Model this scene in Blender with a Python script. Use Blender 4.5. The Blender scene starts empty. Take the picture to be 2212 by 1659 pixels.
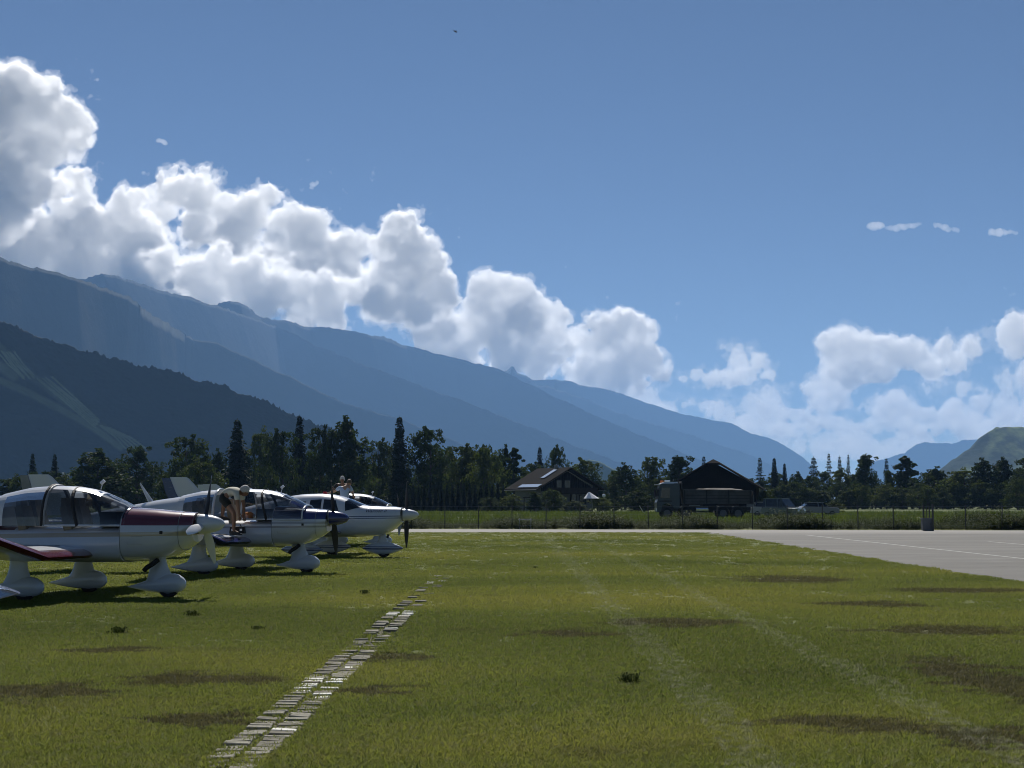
import bpy, bmesh, math, random
import numpy as np
from mathutils import Vector, Matrix

R = math.radians
sc = bpy.context.scene
COL = sc.collection

# ------------------------------------------------------------------ camera, sky, sun, exposure
F, W, HH, HOR, CAMZ = 3578.0, 2212.0, 1659.0, 1083.0, 1.6
PITCH = math.atan((HOR - HH / 2) / F)
cam = bpy.data.cameras.new('camera')
cam_ob = bpy.data.objects.new('camera', cam)
COL.objects.link(cam_ob)
cam_ob.location = (0, 0, CAMZ)
cam_ob.rotation_euler = (R(90) + PITCH, 0, 0)
cam.sensor_width = 36
cam.lens = 36 * F / W
cam.clip_start = 0.1
cam.clip_end = 200000
sc.camera = cam_ob

SUN_EL, SUN_AZ = 46.0, -5.0
world = bpy.data.worlds.new('World')
sc.world = world
world.use_nodes = True
_nt = world.node_tree
_bg = _nt.nodes['Background']
_sky = _nt.nodes.new('ShaderNodeTexSky')
_sky.sky_type = 'NISHITA'
_sky.sun_disc = False
_sky.sun_elevation = R(SUN_EL)
_sky.sun_rotation = R(SUN_AZ)
_sky.altitude = 760
_sky.air_density = 0.6
_sky.dust_density = 0.0
_sky.ozone_density = 3.0
_nt.links.new(_sky.outputs[0], _bg.inputs[0])
_bg.inputs[1].default_value = 0.05
sun = bpy.data.lights.new('sun', 'SUN')
sun_ob = bpy.data.objects.new('sun', sun)
COL.objects.link(sun_ob)
sun.energy = 5.0
sun.angle = R(0.53)
sun.color = (1.0, 0.95, 0.87)
_a, _e = R(SUN_AZ), R(SUN_EL)
SUNDIR = Vector((math.sin(_a) * math.cos(_e), math.cos(_a) * math.cos(_e), math.sin(_e)))
sun_ob.rotation_euler = SUNDIR.to_track_quat('Z', 'Y').to_euler()
vs = sc.view_settings
vs.view_transform = 'Standard'
vs.look = 'None'
vs.exposure = 0.2
vs.gamma = 1.0
vs.use_curve_mapping = False
cy = sc.cycles
cy.use_denoising = True
try:
    cy.denoiser = 'OPENIMAGEDENOISE'
except Exception:
    pass
cy.max_bounces = 22
cy.diffuse_bounces = 3
cy.glossy_bounces = 3
cy.transmission_bounces = 6
cy.transparent_max_bounces = 10
cy.volume_bounces = 20
cy.sample_clamp_indirect = 6.0
cy.use_adaptive_sampling = True
cy.adaptive_threshold = 0.02
cy.filter_width = 1.0

def P(x, y, Y):
    """the place at distance Y that stands at picture point (x, y)"""
    a, b = (x - W / 2) / F, (HH / 2 - y) / F
    d = Vector((a, math.cos(PITCH) - b * math.sin(PITCH), math.sin(PITCH) + b * math.cos(PITCH)))
    return Vector((0, 0, CAMZ)) + d * (Y / d.y)

def PX(x, Y):
    return (x - W / 2) / F * Y

# ------------------------------------------------------------------ helpers
def tag(o, label=None, cat=None, group=None, kind=None):
    if label: o['label'] = label
    if cat: o['category'] = cat
    if group: o['group'] = group
    if kind: o['kind'] = kind
    return o

def empty(name, loc=(0, 0, 0), rz=0.0, scale=1.0):
    o = bpy.data.objects.new(name, None)
    COL.objects.link(o)
    o.location = loc
    o.rotation_euler = (0, 0, rz)
    o.scale = (scale, scale, scale) if not hasattr(scale, '__len__') else scale
    o.empty_display_size = 0.2
    return o

def link(name, me, parent=None, loc=(0, 0, 0), rot=(0, 0, 0), scale=(1, 1, 1)):
    o = bpy.data.objects.new(name, me)
    COL.objects.link(o)
    o.parent = parent
    o.location = loc
    o.rotation_euler = rot
    o.scale = scale
    return o

class MB:
    def __init__(s):
        s.v, s.f, s.m = [], [], []
    def add(s, vs_, fs, mi=0):
        n = len(s.v)
        s.v += [tuple(p) for p in vs_]
        s.f += [tuple(i + n for i in q) for q in fs]
        s.m += [mi] * len(fs)
        return s
    def box(s, c, d, mi=0, rz=0.0, M=None, taper=1.0):
        hx, hy, hz = d[0] / 2, d[1] / 2, d[2] / 2
        pts = []
        for z in (-hz, hz):
            k = taper if z > 0 else 1.0
            for x, y in ((-hx, -hy), (hx, -hy), (hx, hy), (-hx, hy)):
                p = Vector((x * k, y * k, z))
                if rz: p = Matrix.Rotation(rz, 3, 'Z') @ p
                if M is not None: p = M @ p
                pts.append(p + Vector(c))
        return s.add(pts, [(0, 3, 2, 1), (4, 5, 6, 7), (0, 1, 5, 4), (1, 2, 6, 5), (2, 3, 7, 6), (3, 0, 4, 7)], mi)
    def tube(s, p0, p1, r0, r1=None, n=8, mi=0):
        r1 = r0 if r1 is None else r1
        p0, p1 = Vector(p0), Vector(p1)
        d = (p1 - p0).normalized()
        a = d.orthogonal().normalized()
        b = d.cross(a)
        ring = lambda p, r: [p + (a * math.cos(2 * math.pi * i / n) + b * math.sin(2 * math.pi * i / n)) * r for i in range(n)]
        vs_ = ring(p0, r0) + ring(p1, r1)
        fs = [(i, (i + 1) % n, n + (i + 1) % n, n + i) for i in range(n)]
        fs += [tuple(range(n))[::-1], tuple(range(n, 2 * n))]
        return s.add(vs_, fs, mi)
    def path(s, pts, r, n=6, mi=0):
        for i in range(len(pts) - 1):
            ra = r[i] if hasattr(r, '__len__') else r
            rb = r[i + 1] if hasattr(r, '__len__') else r
            s.tube(pts[i], pts[i + 1], ra, rb, n, mi)
        return s
    def loft(s, rings, closed=True, caps=True, mi=0, mf=None):
        n = len(rings[0])
        vs_ = [p for r in rings for p in r]
        fs, ms = [], []
        for j in range(len(rings) - 1):
            for i in range(n if closed else n - 1):
                k = (i + 1) % n
                fs.append((j * n + i, j * n + k, (j + 1) * n + k, (j + 1) * n + i))
                ms.append(mf(j, i) if mf else mi)
        if caps and closed:
            fs.append(tuple(range(n))[::-1]); ms.append(ms[0] if mf else mi)
            fs.append(tuple((len(rings) - 1) * n + i for i in range(n))); ms.append(ms[-1] if mf else mi)
        b = len(s.v)
        s.v += [tuple(p) for p in vs_]
        s.f += [tuple(i + b for i in q) for q in fs]
        s.m += ms
        return s
    def mesh(s, name, mats, smooth=None, fix=True):
        me = bpy.data.meshes.new(name)
        me.from_pydata(s.v, [], s.f)
        for m in (mats if isinstance(mats, (list, tuple)) else [mats]):
            me.materials.append(m)
        if any(s.m):
            me.polygons.foreach_set('material_index', s.m)
        if fix:
            bm = bmesh.new(); bm.from_mesh(me)
            bmesh.ops.recalc_face_normals(bm, faces=bm.faces)
            bm.to_mesh(me); bm.free()
        if smooth is not None:
            me.polygons.foreach_set('use_smooth', [True] * len(me.polygons))
            me.set_sharp_from_angle(angle=R(smooth))
        me.update()
        return me
    def build(s, name, mats, parent=None, smooth=None, loc=(0, 0, 0), rot=(0, 0, 0), fix=True):
        return link(name, s.mesh(name, mats, smooth, fix), parent, loc, rot)

def copy_tree(o, parent=None):
    c = o.copy()
    COL.objects.link(c)
    c.parent = parent
    for ch in list(o.children):
        copy_tree(ch, c)
    return c

# ------------------------------------------------------------------ materials
class NT:
    def __init__(s, name):
        s.mat = bpy.data.materials.new(name)
        s.mat.use_nodes = True
        s.t = s.mat.node_tree
        s.t.nodes.clear()
        s.out = s.n('ShaderNodeOutputMaterial')
    def n(s, typ, **kw):
        nd = s.t.nodes.new(typ)
        for k, v in kw.items():
            if k.startswith('i_'):
                key = k[2:]
                nd.inputs[int(key) if key.isdigit() else key.replace('_', ' ')].default_value = v
            else:
                setattr(nd, k, v)
        return nd
    def l(s, a, b):
        s.t.links.new(a, b)
    def val(s, x, sock):
        if hasattr(x, 'is_linked'): s.l(x, sock)
        else: sock.default_value = x
    def math(s, op, a, b=0.0, c=None):
        nd = s.n('ShaderNodeMath', operation=op)
        s.val(a, nd.inputs[0]); s.val(b, nd.inputs[1])
        if c is not None: s.val(c, nd.inputs[2])
        return nd.outputs[0]
    def mix(s, fac, a, b):
        nd = s.n('ShaderNodeMix', data_type='RGBA')
        s.val(fac, nd.inputs[0])
        for v, i in ((a, 6), (b, 7)):
            if hasattr(v, 'is_linked'): s.l(v, nd.inputs[i])
            else: nd.inputs[i].default_value = (*v[:3], 1)
        return nd.outputs[2]
    def coord(s, kind='Object'):
        return s.n('ShaderNodeTexCoord').outputs[kind]
    def world_pos(s):
        return s.n('ShaderNodeNewGeometry').outputs['Position']
    def xyz(s, v):
        nd = s.n('ShaderNodeSeparateXYZ'); s.l(v, nd.inputs[0]); return nd.outputs
    def mapping(s, v, scale=(1, 1, 1), loc=(0, 0, 0)):
        nd = s.n('ShaderNodeMapping'); s.l(v, nd.inputs[0])
        nd.inputs['Scale'].default_value = scale; nd.inputs['Location'].default_value = loc
        return nd.outputs[0]
    def noise(s, v, scale, detail=3.0, rough=0.5, out='Fac', dist=0.0):
        nd = s.n('ShaderNodeTexNoise'); s.l(v, nd.inputs['Vector'])
        nd.inputs['Scale'].default_value = scale; nd.inputs['Detail'].default_value = detail
        nd.inputs['Roughness'].default_value = rough; nd.inputs['Distortion'].default_value = dist
        return nd.outputs[out]
    def ramp(s, f, stops):
        nd = s.n('ShaderNodeValToRGB'); s.l(f, nd.inputs[0])
        e = nd.color_ramp.elements
        while len(e) < len(stops): e.new(0.5)
        for el, (p, c) in zip(e, stops):
            el.position = p
            el.color = (*c, 1) if hasattr(c, '__len__') else (c, c, c, 1)
        return nd.outputs[0]
    def bump(s, h, strength=0.3, dist=0.02):
        nd = s.n('ShaderNodeBump'); s.l(h, nd.inputs['Height'])
        nd.inputs['Strength'].default_value = strength; nd.inputs['Distance'].default_value = dist
        return nd.outputs[0]
    def pbr(s, col, rough=0.6, metal=0.0, coat=0.0, normal=None, spec=0.5, sheen=0.0):
        b = s.n('ShaderNodeBsdfPrincipled')
        if hasattr(col, 'is_linked'): s.l(col, b.inputs['Base Color'])
        else: b.inputs['Base Color'].default_value = (*col[:3], 1)
        s.val(rough, b.inputs['Roughness'])
        b.inputs['Metallic'].default_value = metal
        b.inputs['Coat Weight'].default_value = coat
        b.inputs['Coat Roughness'].default_value = 0.11
        b.inputs['Specular IOR Level'].default_value = spec
        if normal is not None: s.l(normal, b.inputs['Normal'])
        s.l(b.outputs[0], s.out.inputs[0])
        return b

def paint(name, col, rough=0.3, coat=0.6, dirt=0.12):
    t = NT(name)
    p = t.coord()
    d = t.noise(p, 3.0, 5.0, 0.65)
    d2 = t.noise(t.mapping(p, (1, 1, 5)), 6.0, 3.0)
    f = t.math('MULTIPLY', t.ramp(d, [(0.35, 0.0), (0.75, 1.0)]), dirt * 2)
    c = t.mix(f, col, tuple(x * 0.72 for x in col))
    r = t.math('ADD', rough, t.math('MULTIPLY', d2, 0.12))
    t.pbr(c, r, coat=coat, normal=t.bump(t.noise(p, 1.7, 2.0), 0.05, 0.02))
    return t.mat

def flat(name, col, rough=0.7, metal=0.0, var=0.15, scale=4.0, spec=0.4):
    t = NT(name)
    p = t.coord()
    d = t.noise(p, scale, 4.0, 0.6)
    c = t.mix(t.ramp(d, [(0.3, 0.0), (0.7, 1.0)]), tuple(x * (1 - var) for x in col), tuple(min(1, x * (1 + var)) for x in col))
    t.pbr(c, rough, metal, normal=t.bump(d, 0.15, 0.01), spec=spec)
    return t.mat

def glass(name, tint=(0.55, 0.6, 0.62), refl=0.10, rough=0.07):
    t = NT(name)
    tr = t.n('ShaderNodeBsdfTransparent'); tr.inputs[0].default_value = (*tint, 1)
    gl = t.n('ShaderNodeBsdfGlossy'); gl.inputs['Roughness'].default_value = rough
    gl.inputs[0].default_value = (1, 1, 1, 1)
    fr = t.n('ShaderNodeFresnel'); fr.inputs[0].default_value = 1.5
    d = t.noise(t.coord(), 8, 3)
    f = t.math('ADD', t.math('MULTIPLY', fr.outputs[0], 0.9), t.math('MULTIPLY', d, refl))
    mx = t.n('ShaderNodeMixShader'); t.l(f, mx.inputs[0]); t.l(tr.outputs[0], mx.inputs[1]); t.l(gl.outputs[0], mx.inputs[2])
    t.l(mx.outputs[0], t.out.inputs[0])
    return t.mat

def leafmat(name, cols, trans=0.45, scale=0.6, rough=0.55, gloss=0.25):
    """leaf: diffuse + light shining through, colour varying from clump to clump"""
    t = NT(name)
    oi = t.n('ShaderNodeObjectInfo')
    p = t.coord()
    nz = t.noise(p, scale, 3.0, 0.6)
    f = t.math('ADD', t.math('MULTIPLY', nz, 0.8), t.math('MULTIPLY', oi.outputs['Random'], 0.25))
    c = t.ramp(f, [(0.3, cols[0]), (0.52, cols[1]), (0.75, cols[2])])
    b = t.n('ShaderNodeBsdfPrincipled'); t.l(c, b.inputs['Base Color'])
    b.inputs['Roughness'].default_value = rough; b.inputs['Specular IOR Level'].default_value = gloss
    tl = t.n('ShaderNodeBsdfTranslucent')
    hs = t.n('ShaderNodeHueSaturation', i_Saturation=1.15, i_Value=1.3); t.l(c, hs.inputs['Color'])
    t.l(hs.outputs[0], tl.inputs[0])
    mx = t.n('ShaderNodeMixShader'); mx.inputs[0].default_value = trans
    t.l(b.outputs[0], mx.inputs[1]); t.l(tl.outputs[0], mx.inputs[2]); t.l(mx.outputs[0], t.out.inputs[0])
    return t.mat
# ------------------------------------------------------------------ ground, taxiway, mountains, haze, clouds
# dry, dark patches of the turf: (x0, x1, y0, y1) as they lie in the view, laid out on the ground in metres
PATCHES = []
for x0, x1, y0, y1 in ((1630, 2080, 1540, 1584), (1095, 1365, 1358, 1376), (1290, 1640, 1334, 1357), (1830, 2230, 1348, 1374), (1990, 2250, 1415, 1535), (770, 935, 1406, 1432), (770, 930, 1478, 1504), (280, 620, 1448, 1482), (-20, 240, 1466, 1522), (390, 570, 1528, 1578), (1560, 1850, 1244, 1262), (1750, 2010, 1298, 1313), (150, 330, 1394, 1411), (1880, 2230, 1270, 1282), (2050, 2250, 1560, 1640)):
    ya, yb = CAMZ * F / (y1 - HOR), CAMZ * F / (y0 - HOR)
    ym = (ya + yb) / 2
    PATCHES.append(((x0 + x1) / 2 / F * ym - W / 2 / F * ym, ym, (x1 - x0) / 2 / F * ym, (yb - ya) / 2))
def patch_mask(t, p):
    wob = t.n('ShaderNodeVectorMath', operation='MULTIPLY'); wob.inputs[1].default_value = (3.2, 1.1, 0)
    sub = t.n('ShaderNodeVectorMath', operation='SUBTRACT'); sub.inputs[1].default_value = (.5, .5, .5)
    t.l(t.noise(t.mapping(p, (.8, 1.6, 1)), 1.0, 5.0, 0.7, out='Color'), sub.inputs[0]); t.l(sub.outputs[0], wob.inputs[0])
    ad = t.n('ShaderNodeVectorMath', operation='ADD'); t.l(p, ad.inputs[0]); t.l(wob.outputs[0], ad.inputs[1])
    best = None
    for cx, cy_, hx, hy in PATCHES:
        mp = t.mapping(ad.outputs[0], (1 / hx, 1 / hy, 0), (-cx / hx, -cy_ / hy, 0))
        ln_ = t.n('ShaderNodeVectorMath', operation='LENGTH'); t.l(mp, ln_.inputs[0])
        best = ln_.outputs['Value'] if best is None else t.math('MINIMUM', best, ln_.outputs['Value'])
    fz = t.math('MULTIPLY', t.math('SUBTRACT', t.noise(p, 11.0, 3.0, .7), .5), 1.3)
    return t.ramp(t.math('ADD', best, fz), [(0.70, 1.0), (1.0, 0.0)])
def mat_ground():
    t = NT('grass_ground')
    p = t.world_pos()
    streak = t.noise(t.mapping(p, (0.42, 0.75, 1)), 1.0, 5.0, 0.6, dist=0.5)
    patch = t.noise(t.mapping(p, (0.10, 0.13, 1), (7, 3, 0)), 1.0, 4.0, 0.55, dist=0.4)
    fine = t.noise(p, 14.0, 4.0, 0.7)
    c = t.ramp(patch, [(0.32, (0.075, 0.095, 0.018)), (0.5, (0.105, 0.125, 0.024)), (0.68, (0.15, 0.158, 0.032))])
    dk = t.math('MAXIMUM', t.ramp(streak, [(0.60, 0.0), (0.72, .6)]), patch_mask(t, p))
    c = t.mix(t.math('MULTIPLY', dk, 0.75), c, (0.055, 0.052, 0.020))
    c = t.mix(t.ramp(fine, [(0.35, 0.0), (0.75, 0.6)]), c, (0.06, 0.065, 0.018))
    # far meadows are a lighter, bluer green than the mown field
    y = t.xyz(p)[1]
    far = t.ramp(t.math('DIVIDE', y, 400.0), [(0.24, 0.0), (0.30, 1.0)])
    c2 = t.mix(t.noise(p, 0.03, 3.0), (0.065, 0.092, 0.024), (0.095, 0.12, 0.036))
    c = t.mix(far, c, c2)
    t.pbr(c, 0.9, normal=t.bump(fine, 0.8, 0.04), spec=0.2)
    return t.mat

g = MB()
g.add([(-13000, -1300, 0), (13000, -1300, 0), (13000, 17900, 0), (-13000, 17900, 0)], [(0, 1, 2, 3)])
tag(g.build('ground', mat_ground(), fix=False), kind='structure')

def mat_asphalt():
    t = NT('taxiway_asphalt')
    p = t.world_pos()
    n1 = t.noise(t.mapping(p, (0.12, 0.35, 1)), 1.0, 5.0, 0.6)
    n2 = t.noise(p, 40.0, 2.0)
    n3 = t.noise(t.mapping(p, (0.16, 1.0, 1), (3, 1, 0)), 1.0, 6.0, 0.75, dist=1.2)
    c = t.ramp(n1, [(0.3, (0.128, 0.125, 0.116)), (0.55, (0.162, 0.158, 0.147)), (0.72, (0.20, 0.194, 0.18))])
    c = t.mix(t.ramp(n3, [(0.57, 0.0), (0.63, 0.75)]), c, (0.085, 0.082, 0.076))
    c = t.mix(t.ramp(n3, [(0.33, 0.8), (0.42, 0.0)]), c, (0.25, 0.245, 0.23))
    c = t.mix(t.math('MULTIPLY', n2, 0.25), c, (0.12, 0.12, 0.115))
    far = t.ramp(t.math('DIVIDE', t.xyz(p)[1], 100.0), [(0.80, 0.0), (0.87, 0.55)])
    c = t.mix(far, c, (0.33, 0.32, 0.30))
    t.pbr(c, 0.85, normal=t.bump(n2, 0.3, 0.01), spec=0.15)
    return t.mat
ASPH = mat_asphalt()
rnd = random.Random(5)
# outline of the taxiway (strip along x > 10 and the crossing at about 90 m), with a ragged grass edge
edge = []
y = 8.0
while y < 80:
    edge.append((10.05 + rnd.uniform(-.10, .10) + 0.12 * math.sin(y * .4), y)); y += 0.7
for k in range(9):
    a = math.pi / 2 * k / 8
    edge.append((10.05 - 4.5 * (1 - math.cos(a)) , 80 + 5.6 * math.sin(a)))
x = 5.2
while x > -70:
    edge.append((x, 85.8 + rnd.uniform(-.18, .18) - 0.05 * (x - 5))); x -= 1.1
far_edge = []
x = -70
while x < 60:
    far_edge.append((x, 96.2 - 0.14 * max(x + 8, -20) * .9 + rnd.uniform(-.15, .15))); x += 1.3
tw = MB()
pts = [(a, b, .004) for a, b in edge] + [(a, b, .004) for a, b in far_edge] + [(60, 8, .004)]
tw.add(pts, [tuple(range(len(pts)))])
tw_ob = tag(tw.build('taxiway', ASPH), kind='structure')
mk = flat('worn_white_line', (0.25, 0.25, 0.235), 0.7, var=0.3, scale=9)
for (x0, y0, x1, y1, w_) in ((14.55, 20, 13.95, 79, .16), (19.2, 40, 18.9, 66, .18)):
    b = MB(); b.add([(x0 - w_ / 2, y0, .008), (x0 + w_ / 2, y0, .008), (x1 + w_ / 2, y1, .008), (x1 - w_ / 2, y1, .008)], [(0, 1, 2, 3)])
    b.build('painted_line', mk, tw_ob)

def fbm1(rng, n, octs):
    x = np.linspace(0, 1, n); out = np.zeros(n)
    for fq, am in octs:
        m = int(fq) + 3
        L = rng.random(m) * 2 - 1
        p = x * fq; i = p.astype(int); tt = p - i; tt = tt * tt * (3 - 2 * tt)
        out += am * (L[i] * (1 - tt) + L[i + 1] * tt)
    return out

def lerpmat(n, cell):
    m = int(n / cell) + 3
    p = np.arange(n) / cell; i = p.astype(int); tt = p - i; tt = tt * tt * (3 - 2 * tt)
    A = np.zeros((n, m), np.float32); A[np.arange(n), i] = 1 - tt; A[np.arange(n), i + 1] += tt
    return A
def noise2(shape, cx, cyl, rng):
    A, B = lerpmat(shape[0], cx), lerpmat(shape[1], cyl)
    L = rng.random((A.shape[1], B.shape[1]), dtype=np.float32) * 2 - 1
    return A @ L @ B.T

def mat_mountain(name, forest, meadow, mscale, mthr, strips=False):
    t = NT(name)
    p = t.world_pos()
    n1 = t.noise(p, mscale, 5.0, 0.6, dist=0.5)
    n2 = t.noise(p, mscale * 14, 4.0, 0.7)
    fc = t.mix(n2, tuple(c * 0.55 for c in forest), tuple(c * 1.5 for c in forest))
    c = t.mix(t.ramp(n1, [(mthr, 0.0), (mthr + 0.05, 1.0)]), fc, meadow)
    if strips:
        at = t.n('ShaderNodeAttribute', attribute_name='cut')
        f = t.math('MULTIPLY', at.outputs['Fac'], t.ramp(t.noise(p, 0.02, 3.0), [(0.3, 0.55), (0.6, 1.0)]))
        c = t.mix(f, c, (0.24, 0.25, 0.14))
    t.pbr(c, 0.95, spec=0.1, normal=t.bump(n2, 0.6, 5.0))
    return t.mat

def ridge(name, label, crest, seed, mat, slope=62.0, n=420, m=46, rough=1.0, cut=None, treeline=6.0, top=900.0):
    """a mountain flank: crest points are (picture x, picture y, distance); falls to the valley on both sides"""
    rng = np.random.default_rng(seed)
    cp = np.array([tuple(P(x, y, min(Y, top * F / max(1.0, HOR - y)))) for x, y, Y in crest])
    L = np.concatenate([[0], np.cumsum(np.linalg.norm(np.diff(cp[:, :2], axis=0), axis=1))])
    s = np.linspace(0, L[-1], n)
    C = np.stack([np.interp(s, L, cp[:, i]) for i in range(3)], 1)
    Cs = C[:, 2].copy()
    C[:, 2] += fbm1(rng, n, ((30, 9 * rough), (70, 5 * rough), (160, treeline * .55), (n * .9, treeline * .5)))
    dx = np.gradient(C[:, 0]); dy = np.gradient(C[:, 1]); ln = np.hypot(dx, dy)
    nx, ny = dy / ln, -dx / ln                   # towards the viewer's side
    sgn = np.where(ny > 0, -1, 1); nx *= sgn; ny *= sgn
    k1 = np.ones(61) / 61
    nx = np.convolve(np.pad(nx, 30, 'edge'), k1, 'valid'); ny = np.convolve(np.pad(ny, 30, 'edge'), k1, 'valid')
    nx = .2 * nx + .8 * nx.mean(); ny = .2 * ny + .8 * ny.mean()
    run = np.maximum(Cs, 60) / math.tan(R(slope))
    run = np.convolve(np.pad(run, 30, 'edge'), k1, 'valid')
    tt = np.linspace(0, 1, m)
    ds, dr = L[-1] / n, float(np.median(run)) * 1.25 / m
    sp = noise2((n, m), 1500 / ds, 1500 / dr, rng) * .42 + noise2((n, m), 600 / ds, 700 / dr, rng) * .22 + noise2((n, m), 240 / ds, 300 / dr, rng) * .08 + noise2((n, m), 90 / ds, 110 / dr, rng) * .025
    fine = noise2((n, m), 2.2, 2.0, rng)
    V = np.zeros((n, m + 4, 3))
    for j in range(m):
        tj = tt[j]
        zc = Cs + (C[:, 2] - Cs) * math.exp(-j * .9)
        z = zc * (1 - tj) ** 1.12 + Cs * sp[:, j] * 0.34 * math.sin(math.pi * min(1, tj * 1.0)) ** .8 * rough
        z += fine[:, j] * treeline * .22 * (tj > 0)
        V[:, j + 4, 0] = C[:, 0] + nx * run * tj * 1.25
        V[:, j + 4, 1] = C[:, 1] + ny * run * tj * 1.25
        V[:, j + 4, 2] = np.minimum(z, zc * (1 - 0.06 * min(1, tj * 6))) if j else z
    V[:, -1, 2] = -1
    for j, (q, h) in enumerate(((1.3, -0.002), (0.8, .35), (.35, .72), (.1, .94))):
        V[:, j, 0] = C[:, 0] - nx * run * q; V[:, j, 1] = C[:, 1] - ny * run * q; V[:, j, 2] = C[:, 2] * h
    mm = m + 4
    idx = np.arange(n * mm).reshape(n, mm)
    q = np.stack([idx[:-1, :-1], idx[1:, :-1], idx[1:, 1:], idx[:-1, 1:]], -1).reshape(-1, 4)
    me = bpy.data.meshes.new(name)
    V = V.reshape(-1, 3)
    me.from_pydata(V.tolist(), [], q.tolist())
    me.polygons.foreach_set('use_smooth', np.ones(len(q), bool))
    me.materials.append(mat)
    if cut is not None:
        at = me.attributes.new('cut', 'FLOAT', 'POINT')
        at.data.foreach_set('value', cut(V).astype(np.float32))
    me.update()
    o = link(name, me)
    tag(o, kind='structure')
    if label: o['label'] = label
    return o

def proj(V):
    """world -> picture points"""
    x, y, z = V[:, 0], V[:, 1], V[:, 2] - CAMZ
    d = y * math.cos(PITCH) + z * math.sin(PITCH)
    u = -y * math.sin(PITCH) + z * math.cos(PITCH)
    return W / 2 + F * x / d, HH / 2 - F * u / d

def ski_cut(V):
    px, py = proj(V)
    out = np.zeros(len(V))
    rd_ = random.Random(2)
    lines = [([(-60, 700), (0, 752), (60, 806), (130, 858), (200, 910), (285, 965)], 7, .35),
             ([(-60, 800), (0, 822), (60, 848), (119, 878), (165, 902), (208, 928), (260, 966)], 6, .6), ([(-40, 760), (0, 790), (30, 812)], 9, .5)]
    for k in range(7):
        a = 2 + k * 5.5
        lines.append(([(a - 4, 758 + rd_.uniform(0, 6)), (a + 18, 790), (a + 38 + rd_.uniform(0, 6), 814 + rd_.uniform(-3, 6))], 1.5, 1.0))
    for k in range(6):
        a = k * 6.5
        lines.append(([(80 + a, 822 + rd_.uniform(-4, 8) - k * 2), (140 + a * .8, 868 - k), (205 + a * .3, 908 + (5 - k) * 3)], 1.6, .95))
    for k in range(5):
        lines.append(([(215 + k * 5, 918 + k * 1.5), (250 + k * 8, 945), (270 + k * 11, 968)], 1.6, .8))
    for pts, w0, am in lines:
        a = np.array(pts, float)
        for i in range(len(a) - 1):
            d = a[i + 1] - a[i]; ll = (d ** 2).sum()
            tq = np.clip(((px - a[i, 0]) * d[0] + (py - a[i, 1]) * d[1]) / ll, 0, 1)
            dist = np.hypot(px - a[i, 0] - tq * d[0], py - a[i, 1] - tq * d[1])
            out = np.maximum(out, am * np.clip(1.7 - dist / w0, 0, 1))
    return out

FOREST = (0.008, 0.012, 0.009); MEADOW = (0.030, 0.040, 0.020)
M_near = mat_mountain('forest_slope_near', FOREST, MEADOW, 0.0021, 0.66, True)
M_mid = mat_mountain('forest_slope_mid', FOREST, MEADOW, 0.0011, 0.68)
M_far = mat_mountain('forest_slope_far', FOREST, (0.03, 0.045, 0.024), 0.0009, 0.66)
M_hill = mat_mountain('meadow_hill', (0.026, 0.04, 0.022), (0.15, 0.19, 0.075), 0.0020, 0.49)
ridge('mountain_slope', 'dark forested slope with a pale ski run cut through it', [(-4200, 1060, 1948), (-3300, 760, 1948), (-2400, 560, 1948), (-1500, 470, 1948), (-900, 480, 1948), (-420, 520, 1948), (-200, 610, 1978), (0, 688, 2007), (80, 722, 2037), (200, 765, 2066), (330, 797, 2102), (470, 832, 2149), (560, 862, 2184), (640, 900, 2232), (780, 955, 2303), (980, 1030, 2421), (1100, 1070, 2480)], 3, M_near, cut=ski_cut, n=1500, m=170, treeline=5, rough=.4)
ridge('mountain_ridge', 'high dark blue ridge at the left behind the ski slope', [(-3800, 900, 4200), (-2800, 560, 4100), (-1900, 450, 4000), (-1100, 410, 3950), (-500, 430, 5670), (-250, 490, 5722), (0, 555, 5775), (60, 574, 5796), (130, 590, 5828), (164, 598, 5880), (278, 645, 5985), (347, 690, 6038), (416, 730, 6142), (470, 738, 6195), (545, 774, 6300), (630, 814, 6405), (740, 870, 6615), (880, 910, 6825), (1040, 975, 7245), (1200, 1050, 7560)], 8, M_mid, top=600, rough=.45, n=640)
ridge('mountain_ridge', 'long blue ridge with a rounded knoll behind the high dark ridge', [(60, 612, 8600), (188, 599, 8600), (223, 588, 8600), (253, 596, 8600), (317, 617, 8600), (357, 630, 8600), (456, 656, 8600), (520, 676, 8600), (595, 705, 8600), (669, 740, 8600), (793, 790, 8600), (950, 850, 8600), (1100, 905, 8600), (1250, 965, 8600), (1400, 1025, 8600), (1500, 1060, 8600)], 12, M_mid, top=910, rough=.45)
ridge('mountain_ridge', 'pale blue long ridge sloping down behind the tall dark trees', [(300, 690, 10500), (440, 668, 10500), (471, 654, 10500), (495, 648, 10500), (520, 655, 10500), (560, 681, 10500), (620, 691, 10500), (670, 706, 10500), (750, 716, 10500), (800, 720, 10500), (880, 745, 10500), (980, 770, 10500), (1090, 801, 10500), (1130, 822, 10500), (1200, 860, 10500), (1300, 905, 10500), (1400, 945, 10500), (1470, 975, 10500), (1600, 1040, 10500)], 17, M_far, top=980)
ridge('mountain_ridge', 'light blue far ridge beginning with a small pointed peak', [(960, 860, 15300), (1075, 812, 15300), (1105, 791, 15300), (1122, 808, 15300), (1150, 819, 15300), (1200, 818, 15300), (1260, 832, 15300), (1340, 848, 15300), (1400, 870, 15300), (1470, 893, 15300), (1540, 910, 15300), (1580, 915, 15300), (1620, 935, 15300), (1660, 945, 15300), (1700, 965, 15300), (1735, 987, 15300), (1790, 1040, 15300)], 21, M_far, top=990)
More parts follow.
